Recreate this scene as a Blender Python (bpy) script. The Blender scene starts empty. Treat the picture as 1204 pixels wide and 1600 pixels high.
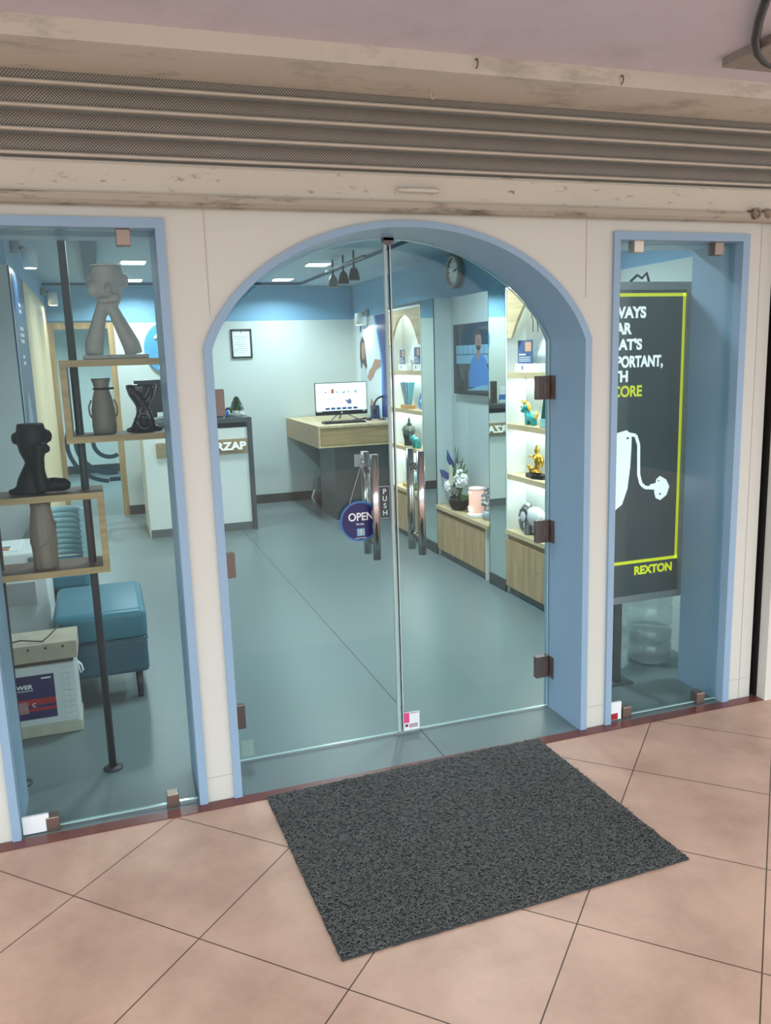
import bpy, bmesh, math, random
import numpy as np
from mathutils import Vector, Matrix
from math import sin, cos, pi, sqrt, radians

random.seed(7)
scene = bpy.context.scene
COL = scene.collection

# ------------------------------------------------------------------ camera
F_PX = 1290.9
EYE = Vector((0.0, -2.876, 1.6))
_yaw, _pit, _rol = 0.3254, 0.1857, -0.03148
_fw = Vector((sin(_yaw) * cos(_pit), cos(_yaw) * cos(_pit), -sin(_pit)))
_r0 = Vector((cos(_yaw), -sin(_yaw), 0))
_u0 = _r0.cross(_fw)
_rt = _r0 * cos(_rol) + _u0 * sin(_rol)
_up = -_r0 * sin(_rol) + _u0 * cos(_rol)
cam = bpy.data.cameras.new('camera')
cam.sensor_fit = 'VERTICAL'
cam.sensor_height = 24.0
cam.lens = F_PX / 1600 * 24.0
cam.clip_start = 0.05
cam_o = bpy.data.objects.new('camera', cam)
m = Matrix.Identity(4)
for i in range(3):
    m[i][0], m[i][1], m[i][2], m[i][3] = _rt[i], _up[i], -_fw[i], EYE[i]
cam_o.matrix_world = m
COL.objects.link(cam_o)
scene.camera = cam_o


def _ray(x, y):
    return _fw + _rt * ((x - 602) / F_PX) - _up * ((y - 800) / F_PX)


def onX(x, y, X):
    v = _ray(x, y); return EYE + v * ((X - EYE.x) / v.x)


def onY(x, y, Y):
    v = _ray(x, y); return EYE + v * ((Y - EYE.y) / v.y)


def onZ(x, y, Z=0.0):
    v = _ray(x, y); return EYE + v * ((Z - EYE.z) / v.z)


# ------------------------------------------------------------------ world and exposure
scene.view_settings.view_transform = 'Standard'
scene.view_settings.look = 'None'
scene.view_settings.exposure = 0.0
scene.view_settings.gamma = 1.0
scene.view_settings.use_curve_mapping = False
world = bpy.data.worlds.new('sky')
scene.world = world
world.use_nodes = True
wn = world.node_tree.nodes
wl = world.node_tree.links
wn.clear()
w_out = wn.new('ShaderNodeOutputWorld')
w_bg = wn.new('ShaderNodeBackground')
w_tc = wn.new('ShaderNodeTexCoord')
w_sep = wn.new('ShaderNodeSeparateXYZ')
w_ramp = wn.new('ShaderNodeValToRGB')
w_map = wn.new('ShaderNodeMapRange')
w_map.inputs['From Min'].default_value = -0.3
w_map.inputs['From Max'].default_value = 0.6
wl.new(w_tc.outputs['Generated'], w_sep.inputs[0])
wl.new(w_sep.outputs['Z'], w_map.inputs[0])
wl.new(w_map.outputs[0], w_ramp.inputs[0])
e = w_ramp.color_ramp.elements
e[0].position = 0.22; e[0].color = (0.27, 0.28, 0.28, 1)
e[1].position = 0.62; e[1].color = (0.93, 1.0, 1.03, 1)
wl.new(w_ramp.outputs[0], w_bg.inputs['Color'])
w_bg.inputs['Strength'].default_value = 3.3
wl.new(w_bg.outputs[0], w_out.inputs['Surface'])
PANEL_W = 15.5        # watts of a ceiling panel
STRIP_W = 1.3         # watts of a shelf strip
SPOT_W = 1.6

# ------------------------------------------------------------------ materials


def lin(c):
    return tuple(((v / 255) / 12.92 if v <= 10 else (((v / 255) + 0.055) / 1.055) ** 2.4) for v in c)


MATS = {}


def mat(name, rgb, rough=0.5, metal=0.0, var=0.06, scale=12.0, bump=0.0, emit=0.0, emit_rgb=None, coat=0.0, spec=None, trans=0.0):
    if name in MATS:
        return MATS[name]
    M = bpy.data.materials.new(name)
    M.use_nodes = True
    nt = M.node_tree
    b = nt.nodes['Principled BSDF']
    c = lin(rgb)
    tc = nt.nodes.new('ShaderNodeTexCoord')
    nz = nt.nodes.new('ShaderNodeTexNoise')
    nz.inputs['Scale'].default_value = scale
    nz.inputs['Detail'].default_value = 4
    nt.links.new(tc.outputs['Object'], nz.inputs['Vector'])
    mx = nt.nodes.new('ShaderNodeMix')
    mx.data_type = 'RGBA'
    nt.links.new(nz.outputs['Fac'], mx.inputs[0])
    mx.inputs[6].default_value = tuple(v * (1 - var * 1.6) for v in c) + (1,)
    mx.inputs[7].default_value = tuple(min(1, v * (1 + var * 1.6)) for v in c) + (1,)
    nt.links.new(mx.outputs[2], b.inputs['Base Color'])
    b.inputs['Roughness'].default_value = rough
    b.inputs['Metallic'].default_value = metal
    if spec is not None:
        b.inputs['Specular IOR Level'].default_value = spec
    if coat:
        b.inputs['Coat Weight'].default_value = coat
    if bump:
        bp = nt.nodes.new('ShaderNodeBump')
        bp.inputs['Strength'].default_value = bump
        bp.inputs['Distance'].default_value = 0.01
        nt.links.new(nz.outputs['Fac'], bp.inputs['Height'])
        nt.links.new(bp.outputs[0], b.inputs['Normal'])
    if emit:
        b.inputs['Emission Color'].default_value = (*(lin(emit_rgb) if emit_rgb else c), 1)
        b.inputs['Emission Strength'].default_value = emit
    MATS[name] = M
    return M


def wood(name, rgb, dark=0.72, axis='Z', rough=0.45):
    if name in MATS:
        return MATS[name]
    M = bpy.data.materials.new(name)
    M.use_nodes = True
    nt = M.node_tree
    b = nt.nodes['Principled BSDF']
    c = lin(rgb)
    tc = nt.nodes.new('ShaderNodeTexCoord')
    mp = nt.nodes.new('ShaderNodeMapping')
    s = {'X': (1.2, 14, 14), 'Y': (14, 1.2, 14), 'Z': (14, 14, 1.2)}[axis]
    mp.inputs['Scale'].default_value = s
    nt.links.new(tc.outputs['Object'], mp.inputs[0])
    nz = nt.nodes.new('ShaderNodeTexNoise')
    nz.inputs['Scale'].default_value = 2.2
    nz.inputs['Detail'].default_value = 6
    nz.inputs['Distortion'].default_value = 0.6
    nt.links.new(mp.outputs[0], nz.inputs['Vector'])
    rp = nt.nodes.new('ShaderNodeValToRGB')
    rp.color_ramp.elements[0].position = 0.30
    rp.color_ramp.elements[0].color = tuple(v * dark for v in c) + (1,)
    rp.color_ramp.elements[1].position = 0.68
    rp.color_ramp.elements[1].color = tuple(min(1, v * 1.08) for v in c) + (1,)
    nt.links.new(nz.outputs['Fac'], rp.inputs[0])
    nt.links.new(rp.outputs[0], b.inputs['Base Color'])
    b.inputs['Roughness'].default_value = rough
    MATS[name] = M
    return M


def glass_mat(name, tint, extra=0.0, rough=0.0, ior_v=1.27, haze=0.0):
    M = bpy.data.materials.new(name)
    M.use_nodes = True
    nt = M.node_tree
    nt.nodes.clear()
    o = nt.nodes.new('ShaderNodeOutputMaterial')
    mx = nt.nodes.new('ShaderNodeMixShader')
    tr = nt.nodes.new('ShaderNodeBsdfTransparent')
    gl = nt.nodes.new('ShaderNodeBsdfGlossy')
    fr = nt.nodes.new('ShaderNodeFresnel')
    nz = nt.nodes.new('ShaderNodeTexNoise')
    mul = nt.nodes.new('ShaderNodeMix')
    mul.data_type = 'RGBA'
    nz.inputs['Scale'].default_value = 3
    mul.inputs[6].default_value = (*tint, 1)
    mul.inputs[7].default_value = tuple(min(1, v * 1.015) for v in tint) + (1,)
    nt.links.new(nz.outputs['Fac'], mul.inputs[0])
    nt.links.new(mul.outputs[2], tr.inputs['Color'])
    geo = nt.nodes.new('ShaderNodeNewGeometry')
    ior = nt.nodes.new('ShaderNodeMapRange')      # the same grazing curve on entering and on leaving the pane
    ior.inputs['To Min'].default_value = ior_v
    ior.inputs['To Max'].default_value = 1 / ior_v
    nt.links.new(geo.outputs['Backfacing'], ior.inputs[0])
    nt.links.new(ior.outputs[0], fr.inputs['IOR'])
    gl.inputs['Roughness'].default_value = rough
    gl.inputs['Color'].default_value = (0.95, 1, 1, 1)
    ad = nt.nodes.new('ShaderNodeMath')
    ad.operation = 'ADD'
    ad.use_clamp = True
    ad.inputs[1].default_value = extra
    nt.links.new(fr.outputs[0], ad.inputs[0])
    nt.links.new(ad.outputs[0], mx.inputs[0])
    nt.links.new(tr.outputs[0], mx.inputs[1])
    nt.links.new(gl.outputs[0], mx.inputs[2])
    last = mx
    if haze:
        df_ = nt.nodes.new('ShaderNodeBsdfDiffuse')
        df_.inputs['Color'].default_value = (0.75, 0.83, 0.85, 1)
        m2 = nt.nodes.new('ShaderNodeMixShader')
        m2.inputs[0].default_value = haze
        nt.links.new(mx.outputs[0], m2.inputs[1])
        nt.links.new(df_.outputs[0], m2.inputs[2])
        last = m2
    nt.links.new(last.outputs[0], o.inputs['Surface'])
    MATS[name] = M
    return M


def N(M, kind):
    return M.node_tree.nodes.new(kind)


def tile_mat():
    M = mat('pavement_tile', (208, 174, 155), 0.42, var=0.0)
    nt = M.node_tree
    b = nt.nodes['Principled BSDF']
    tc = N(M, 'ShaderNodeTexCoord')
    mp = N(M, 'ShaderNodeMapping')
    mp.vector_type = 'TEXTURE'
    mp.inputs['Location'].default_value = (0.124, -0.051, 0)
    mp.inputs['Rotation'].default_value = (0, 0, radians(-44.563))
    mp.inputs['Scale'].default_value = (0.47897, 0.47897, 1)
    nt.links.new(tc.outputs['Object'], mp.inputs[0])
    br = N(M, 'ShaderNodeTexBrick')
    br.offset = 0.0
    br.squash = 1.0
    br.inputs['Scale'].default_value = 1.0
    br.inputs['Brick Width'].default_value = 1.0
    br.inputs['Row Height'].default_value = 1.0
    br.inputs['Mortar Size'].default_value = 0.0042
    br.inputs['Mortar Smooth'].default_value = 0.1
    c = lin((208, 174, 155))
    br.inputs['Color1'].default_value = (*[v * 0.96 for v in c], 1)
    br.inputs['Color2'].default_value = (*[v * 1.05 for v in c], 1)
    br.inputs['Mortar'].default_value = (*lin((84, 66, 55)), 1)
    nt.links.new(mp.outputs[0], br.inputs['Vector'])
    # cloudy stains
    n1 = N(M, 'ShaderNodeTexNoise')
    n1.inputs['Scale'].default_value = 3.2
    n1.inputs['Detail'].default_value = 8
    n1.inputs['Roughness'].default_value = 0.65
    nt.links.new(tc.outputs['Object'], n1.inputs['Vector'])
    rp = N(M, 'ShaderNodeValToRGB')
    rp.color_ramp.elements[0].position = 0.32
    rp.color_ramp.elements[0].color = (0.74, 0.72, 0.71, 1)
    rp.color_ramp.elements[1].position = 0.62
    rp.color_ramp.elements[1].color = (1, 1, 1, 1)
    nt.links.new(n1.outputs['Fac'], rp.inputs[0])
    mu = N(M, 'ShaderNodeMix')
    mu.data_type = 'RGBA'
    mu.blend_type = 'MULTIPLY'
    mu.inputs[0].default_value = 1
    nt.links.new(br.outputs['Color'], mu.inputs[6])
    nt.links.new(rp.outputs[0], mu.inputs[7])
    nt.links.new(mu.outputs[2], b.inputs['Base Color'])
    bp = N(M, 'ShaderNodeBump')
    bp.invert = True
    bp.inputs['Strength'].default_value = 0.4
    bp.inputs['Distance'].default_value = 0.003
    nt.links.new(br.outputs['Fac'], bp.inputs['Height'])
    nt.links.new(bp.outputs[0], b.inputs['Normal'])
    b.inputs['Specular IOR Level'].default_value = 0.3
    return M


def shop_floor_mat():
    M = mat('shop_floor', (106, 121, 124), 0.33, var=0.05, scale=1.6)
    nt = M.node_tree
    b = nt.nodes['Principled BSDF']
    src = b.inputs['Base Color'].links[0].from_socket
    tc = N(M, 'ShaderNodeTexCoord')
    sp = N(M, 'ShaderNodeSeparateXYZ')
    nt.links.new(tc.outputs['Object'], sp.inputs[0])

    def line(axis, at, half):
        s = N(M, 'ShaderNodeMath'); s.operation = 'SUBTRACT'; s.inputs[1].default_value = at
        nt.links.new(sp.outputs[axis], s.inputs[0])
        a = N(M, 'ShaderNodeMath'); a.operation = 'ABSOLUTE'
        nt.links.new(s.outputs[0], a.inputs[0])
        t = N(M, 'ShaderNodeMath'); t.operation = 'LESS_THAN'; t.inputs[1].default_value = half
        nt.links.new(a.outputs[0], t.inputs[0])
        return t.outputs[0]
    mxm = N(M, 'ShaderNodeMath'); mxm.operation = 'MAXIMUM'
    nt.links.new(line('X', 1.19, 0.003), mxm.inputs[0])
    nt.links.new(line('Y', 6.44, 0.004), mxm.inputs[1])
    mx = N(M, 'ShaderNodeMix'); mx.data_type = 'RGBA'
    nt.links.new(mxm.outputs[0], mx.inputs[0])
    nt.links.new(src, mx.inputs[6])
    mx.inputs[7].default_value = (*lin((40, 48, 52)), 1)
    nt.links.new(mx.outputs[2], b.inputs['Base Color'])
    return M


def perforated_mat():
    M = mat('perforated_steel', (148, 144, 136), 0.55, metal=0.25, var=0.1, scale=5)
    nt = M.node_tree
    b = nt.nodes['Principled BSDF']
    src = b.inputs['Base Color'].links[0].from_socket
    tc = N(M, 'ShaderNodeTexCoord')
    sp = N(M, 'ShaderNodeSeparateXYZ')
    nt.links.new(tc.outputs['Object'], sp.inputs[0])
    outs = []
    for ax, p in (('X', 0.0050), ('Z', 0.0050)):
        k = N(M, 'ShaderNodeMath'); k.operation = 'MULTIPLY'; k.inputs[1].default_value = pi / p
        nt.links.new(sp.outputs[ax], k.inputs[0])
        s = N(M, 'ShaderNodeMath'); s.operation = 'SINE'
        nt.links.new(k.outputs[0], s.inputs[0])
        outs.append(s)
    pr = N(M, 'ShaderNodeMath'); pr.operation = 'MULTIPLY'
    nt.links.new(outs[0].outputs[0], pr.inputs[0]); nt.links.new(outs[1].outputs[0], pr.inputs[1])
    gt = N(M, 'ShaderNodeMath'); gt.operation = 'GREATER_THAN'; gt.inputs[1].default_value = 0.22
    nt.links.new(pr.outputs[0], gt.inputs[0])
    mx = N(M, 'ShaderNodeMix'); mx.data_type = 'RGBA'
    nt.links.new(gt.outputs[0], mx.inputs[0])
    nt.links.new(src, mx.inputs[6])
    mx.inputs[7].default_value = (*lin((66, 59, 53)), 1)
    nt.links.new(mx.outputs[2], b.inputs['Base Color'])
    return M


def stained(name, rgb, stain, lo=0.55, hi=0.7, sc=(2, 2, 9), rough=0.7):
    """paint with patches of grime of their own shape"""
    M = mat(name, rgb, rough, var=0.04, scale=3)
    nt = M.node_tree
    b = nt.nodes['Principled BSDF']
    src = b.inputs['Base Color'].links[0].from_socket
    tc = N(M, 'ShaderNodeTexCoord')
    mp = N(M, 'ShaderNodeMapping'); mp.inputs['Scale'].default_value = sc
    nt.links.new(tc.outputs['Object'], mp.inputs[0])
    nz = N(M, 'ShaderNodeTexNoise'); nz.inputs['Scale'].default_value = 3.0; nz.inputs['Detail'].default_value = 10; nz.inputs['Roughness'].default_value = 0.72
    nt.links.new(mp.outputs[0], nz.inputs['Vector'])
    rp = N(M, 'ShaderNodeValToRGB')
    rp.color_ramp.elements[0].position = lo; rp.color_ramp.elements[0].color = (0, 0, 0, 1)
    rp.color_ramp.elements[1].position = hi; rp.color_ramp.elements[1].color = (1, 1, 1, 1)
    nt.links.new(nz.outputs['Fac'], rp.inputs[0])
    mx = N(M, 'ShaderNodeMix'); mx.data_type = 'RGBA'
    nt.links.new(rp.outputs[0], mx.inputs[0]); nt.links.new(src, mx.inputs[6])
    mx.inputs[7].default_value = (*lin(stain), 1)
    nt.links.new(mx.outputs[2], b.inputs['Base Color'])
    return M


M_CREAM = mat('cream_panel', (212, 213, 206), 0.55, var=0.015, scale=2)
M_BLUE = mat('blue_frame', (145, 175, 202), 0.4, var=0.02, scale=3)
M_TILE = tile_mat()
M_SILL = mat('maroon_granite', (112, 62, 58), 0.3, var=0.12, scale=60)
M_FLOOR = shop_floor_mat()
M_WALL = mat('white_wall', (206, 217, 215), 0.6, var=0.012, scale=2)
M_BAND = mat('blue_band', (126, 174, 206), 0.6, var=0.02, scale=2)
M_BASE = mat('dark_baseboard', (58, 62, 66), 0.4)
M_CEIL = mat('pale_blue_ceiling', (168, 196, 216), 0.7, var=0.02, scale=3)
M_CEIL_D = mat('ceiling_edge', (70, 100, 128), 0.7, var=0.02)
M_PINK = stained('veranda_ceiling', (206, 200, 210), (190, 184, 192), 0.5, 0.75, (1, 1, 1))
M_BEAM = stained('painted_beam', (206, 202, 190), (178, 174, 162), 0.52, 0.66, (1.2, 2, 3))
M_RAIL = stained('painted_rail', (206, 203, 190), (104, 94, 82), 0.60, 0.70, (4, 6, 14))
M_PERF = perforated_mat()
M_RIB = mat('steel_rib', (192, 187, 176), 0.45, metal=0.3, var=0.08)
M_DARKGAP = mat('slot_black', (26, 23, 22), 0.7)  # near-black fill of the shutter slot
M_GLASS = glass_mat('pane_glass', (0.905, 0.957, 0.95))
M_EDGE = mat('glass_edge', (176, 205, 202), 0.15, var=0.03, spec=0.8)
M_EDGE_GLINT = mat('pale_edge_glint', (178, 198, 198), 0.25, var=0.03)  # pale colour imitating light caught in the glass edges
M_STEEL = mat('brushed_steel', (205, 196, 190), 0.16, metal=1.0, var=0.02)
M_BRONZE = mat('dull_nickel', (150, 132, 122), 0.32, metal=0.85, var=0.04)
M_BRONZE_D = mat('dark_nickel', (124, 110, 104), 0.35, metal=0.6, var=0.06)
M_OAK = wood('oak_upright', (186, 158, 118), axis='Z')
M_OAKY = wood('oak_shelf', (206, 186, 146), axis='Y')
M_OAKX = wood('oak_across', (180, 152, 116), axis='X')
M_OAKTOP = wood('walnut_board', (112, 94, 84), axis='X')
M_WHITE = mat('white_laminate', (232, 238, 236), 0.35, var=0.01)
M_GREY = mat('slate_laminate', (98, 108, 110), 0.4, var=0.03)
M_DKGREY = mat('charcoal_laminate', (74, 80, 82), 0.35, var=0.03)
M_BLACK = mat('black_plastic', (22, 24, 27), 0.35)
M_GLOSSBLK = mat('black_glaze', (14, 18, 18), 0.12, coat=0.6)
M_MATBLK = mat('matt_black', (18, 20, 26), 0.5, spec=0.25)
M_TEAL = mat('teal_leather', (52, 116, 136), 0.38, var=0.05, scale=8)
M_TEAL_L = mat('pale_teal_leather', (150, 192, 198), 0.38, var=0.05)
M_TEAL_D = mat('dark_teal_leather', (48, 88, 104), 0.42, var=0.05)
M_IRON = mat('dark_iron_pole', (58, 60, 68), 0.45, metal=0.2)
M_STONE = mat('grey_ceramic', (172, 166, 160), 0.45, var=0.15, scale=30)
M_TAUPE = mat('taupe_ceramic', (134, 124, 114), 0.5, var=0.08)
M_NAVY = mat('navy_print', (30, 30, 92), 0.4, var=0.02)
M_MIDBLUE = mat('mid_blue_print', (58, 118, 186), 0.4, var=0.02)
M_SKYBLUE = mat('sky_blue_print', (84, 160, 206), 0.4, var=0.02)
M_SLATEBLUE = mat('slate_blue_print', (70, 96, 140), 0.4, var=0.02)
M_INK = mat('white_print', (240, 244, 246), 0.5, var=0.01)
M_GLOWLET = mat('white_letter', (246, 248, 246), 0.4, var=0.01, emit=0.35)
M_SKIN = mat('printed_skin', (176, 140, 124), 0.5, var=0.04)
M_HAIR = mat('printed_brown_hair', (88, 72, 68), 0.5, var=0.1)
M_MIRROR = mat('mirror_silver', (226, 238, 234), 0.01, metal=1.0, var=0.0)
M_GLOSSP = mat('glossy_grey_panel', (186, 202, 204), 0.08, var=0.02, coat=0.4)
M_RED = mat('red_print', (170, 40, 48), 0.5)
M_PINKP = mat('pink_print', (232, 80, 140), 0.5)
M_PLY = mat('old_plank', (176, 168, 150), 0.75, var=0.12, scale=20)
M_DARKWOOD = mat('dark_brown_wood', (72, 65, 58), 0.6, var=0.1)
M_LAMP = mat('lit_diffuser', (250, 253, 255), 0.5, var=0.0, emit=7.0, emit_rgb=(236, 250, 255))
M_LEAF = mat('leaf_green', (62, 112, 60), 0.5, var=0.2, scale=40)
M_PETALB = mat('blue_petal', (40, 64, 128), 0.5, var=0.15, scale=30)
M_PETALW = mat('white_petal', (236, 238, 236), 0.55, var=0.05)
M_TURQ = mat('turquoise_glaze', (38, 146, 150), 0.2, var=0.08, coat=0.4)
M_YEL = mat('yellow_orange_glaze', (236, 188, 72), 0.3, var=0.08)
M_GOLD = mat('gold_metal', (214, 168, 62), 0.25, metal=0.9, var=0.08, scale=30)
M_SILVER = mat('antique_silver', (150, 150, 152), 0.28, metal=0.7, var=0.35, scale=30)
M_PEARL = mat('pearl_white', (214, 218, 220), 0.3, var=0.08)
M_CLEAR = glass_mat('clear_plastic', (0.84, 0.90, 0.91), 0.02, 0.05, 1.5, 0.24)
M_BADGE = mat('clear_acrylic', (206, 228, 230), 0.1, var=0.02)
M_SCREEN = mat('lit_screen', (232, 248, 255), 0.3, var=0.0, emit=0.95, emit_rgb=(226, 246, 255))
M_LIGHTBOX = mat('slate_glow_film', (74, 88, 94), 0.12, var=0.06, scale=4, emit=0.03)
M_YELLOW = mat('yellow_glow_film', (228, 236, 40), 0.4, var=0.02, emit=0.35)
M_GLOWFILM = mat('white_glow_film', (236, 246, 250), 0.4, var=0.02, emit=0.65)  # emission set on the printed film itself; the box holds no lamp
M_ALU = mat('grey_aluminium', (150, 160, 166), 0.4, metal=0.4, var=0.03)
M_BEIGE = mat('beige_wall_panel', (236, 216, 176), 0.55, var=0.02)
M_COIL = mat('charcoal_vinyl', (97, 98, 97), 0.55, var=0.25, scale=60)
M_MATBASE = mat('mat_backing', (54, 57, 58), 0.8)
M_CANDLE = mat('pink_lit_shade', (242, 196, 182), 0.5, var=0.03, emit=0.45, emit_rgb=(255, 190, 168))
M_CLOCKRIM = mat('champagne_rim', (150, 146, 132), 0.35, metal=0.3, var=0.04)
M_TRIMG = mat('clear_green', (84, 140, 60), 0.4)

# ------------------------------------------------------------------ mesh builder


class MB:
    def __init__(self):
        self.v, self.f, self.mi, self.sm = [], [], [], []

    def add(self, verts, faces, m=0, smooth=False):
        o = len(self.v)
        self.v += [tuple(p) for p in verts]
        for f in faces:
            self.f.append(tuple(i + o for i in f))
            self.mi.append(m)
            self.sm.append(smooth)
        return self

    def box(self, x0, x1, y0, y1, z0, z1, m=0):
        x0, x1 = min(x0, x1), max(x0, x1); y0, y1 = min(y0, y1), max(y0, y1); z0, z1 = min(z0, z1), max(z0, z1)
        v = [(x, y, z) for z in (z0, z1) for y in (y0, y1) for x in (x0, x1)]
        f = [(0, 2, 3, 1), (4, 5, 7, 6), (0, 1, 5, 4), (2, 6, 7, 3), (0, 4, 6, 2), (1, 3, 7, 5)]
        return self.add(v, f, m)

    def tube(self, path, r, n=8, m=0, closed=False, flat=1.0):
        P = [Vector(p) for p in path]
        k = len(P)
        R = r if isinstance(r, (list, tuple)) else [r] * k
        verts, faces = [], []
        ref = None
        for i, p in enumerate(P):
            if closed:
                t = (P[(i + 1) % k] - P[i - 1]).normalized()
            else:
                t = (P[min(i + 1, k - 1)] - P[max(i - 1, 0)]).normalized()
            if ref is None:
                ref = Vector((0, 0, 1)) if abs(t.z) < 0.9 else Vector((0, 1, 0))
            a = (ref - t * ref.dot(t)).normalized()
            ref = a
            b = t.cross(a)
            for j in range(n):
                q = 2 * pi * j / n
                verts.append(p + a * (cos(q) * R[i] * flat) + b * (sin(q) * R[i]))
        for i in range(k if closed else k - 1):
            for j in range(n):
                a0, a1 = i * n + j, i * n + (j + 1) % n
                b0, b1 = ((i + 1) % k) * n + j, ((i + 1) % k) * n + (j + 1) % n
                faces.append((a0, a1, b1, b0))
        self.add(verts, faces, m, True)
        if not closed:
            o = len(self.v) - k * n
            self.f.append(tuple(o + j for j in range(n))[::-1]); self.mi.append(m); self.sm.append(False)
            self.f.append(tuple(o + (k - 1) * n + j for j in range(n))); self.mi.append(m); self.sm.append(False)
        return self

    def cyl(self, p0, p1, r0, r1=None, n=20, m=0):
        return self.tube([p0, p1], [r0, r0 if r1 is None else r1], n, m)

    def lathe(self, c, prof, n=28, m=0, sx=1.0, sy=1.0):
        """prof: (radius, z) from bottom to top around the vertical through c"""
        verts, faces = [], []
        for r, z in prof:
            for j in range(n):
                q = 2 * pi * j / n
                verts.append((c[0] + r * cos(q) * sx, c[1] + r * sin(q) * sy, c[2] + z))
        for i in range(len(prof) - 1):
            for j in range(n):
                faces.append((i * n + j, i * n + (j + 1) % n, (i + 1) * n + (j + 1) % n, (i + 1) * n + j))
        faces.append(tuple(range(n))[::-1])
        faces.append(tuple((len(prof) - 1) * n + j for j in range(n)))
        return self.add(verts, faces, m, True)

    def ball(self, c, r, m=0, n=16, k=10, rot=None):
        rx, ry, rz = (r, r, r) if not isinstance(r, (list, tuple)) else r
        verts, faces = [], []
        for i in range(1, k):
            a = pi * i / k
            for j in range(n):
                q = 2 * pi * j / n
                verts.append(Vector((rx * sin(a) * cos(q), ry * sin(a) * sin(q), rz * cos(a))))
        verts.append(Vector((0, 0, rz))); verts.append(Vector((0, 0, -rz)))
        T, B = len(verts) - 2, len(verts) - 1
        for i in range(k - 2):
            for j in range(n):
                faces.append((i * n + j, (i + 1) * n + j, (i + 1) * n + (j + 1) % n, i * n + (j + 1) % n))
        for j in range(n):
            faces.append((T, j, (j + 1) % n))
            faces.append((B, (k - 2) * n + (j + 1) % n, (k - 2) * n + j))
        if rot is not None:
            verts = [rot @ p for p in verts]
        c = Vector(c)
        return self.add([p + c for p in verts], faces, m, True)

    def poly(self, fr, pts, d0, d1, m=0):
        """polygon pts (u,v) of frame fr, from depth d0 to d1 along its normal"""
        n = len(pts)
        area = sum(pts[i][0] * pts[(i + 1) % n][1] - pts[(i + 1) % n][0] * pts[i][1] for i in range(n))
        if area < 0:
            pts = pts[::-1]
        v = [fr.at(u, w, d0) for u, w in pts] + [fr.at(u, w, d1) for u, w in pts]
        f = [tuple(range(n))[::-1], tuple(range(n, 2 * n))]
        for i in range(n):
            j = (i + 1) % n
            f.append((i, j, n + j, n + i))
        return self.add(v, f, m)

    def rect(self, fr, u0, u1, v0, v1, d0, d1, m=0):
        return self.poly(fr, [(u0, v0), (u1, v0), (u1, v1), (u0, v1)], d0, d1, m)

    def disc(self, fr, u, v, r, d0, d1, m=0, n=40, rv=None):
        rv = r if rv is None else rv
        return self.poly(fr, [(u + r * cos(2 * pi * i / n), v + rv * sin(2 * pi * i / n)) for i in range(n)], d0, d1, m)

    def text(self, fr, s, u0, v0, width=None, height=None, d0=0.0, d1=0.001, m=0, bold=0.0, align='L'):
        """lettering whose lower left corner is (u0,v0); scaled to the given cap height and width"""
        cu = bpy.data.curves.new('letters', 'FONT')
        cu.body = s
        cu.size = 1.0
        cu.offset = bold
        cu.extrude = 0.5
        o = bpy.data.objects.new('letters', cu)
        COL.objects.link(o)
        dg = bpy.context.evaluated_depsgraph_get()
        me = bpy.data.meshes.new_from_object(o.evaluated_get(dg))
        co = np.array([v.co[:] for v in me.vertices])
        faces = [tuple(p.vertices) for p in me.polygons]
        bpy.data.objects.remove(o)
        bpy.data.meshes.remove(me)
        if not len(co):
            return self
        lo, hi = co.min(0), co.max(0)
        sy = height / (hi[1] - lo[1]) if height else width / (hi[0] - lo[0])
        sx = width / (hi[0] - lo[0]) if width else sy
        w = (hi[0] - lo[0]) * sx
        off = {'L': 0, 'C': -w / 2, 'R': -w}[align]
        vv = [fr.at(u0 + off + (p[0] - lo[0]) * sx, v0 + (p[1] - lo[1]) * sy, d1 if p[2] > 0 else d0) for p in co]
        return self.add(vv, faces, m)


class Frame:
    """a plane in the room: origin, u (to the viewer's right), v (up), normal n towards the viewer"""
    def __init__(self, o, u, v, n):
        self.o, self.u, self.v, self.n = Vector(o), Vector(u), Vector(v), Vector(n)

    def at(self, a, b, c):
        return self.o + self.u * a + self.v * b + self.n * c


def FY(y):      # faces -Y; u = X, v = Z
    return Frame((0, y, 0), (1, 0, 0), (0, 0, 1), (0, -1, 0))


def FRX(x):     # faces -X; u = -Y
    return Frame((x, 0, 0), (0, -1, 0), (0, 0, 1), (-1, 0, 0))


def FLX(x):     # faces +X; u = +Y
    return Frame((x, 0, 0), (0, 1, 0), (0, 0, 1), (1, 0, 0))


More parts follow.
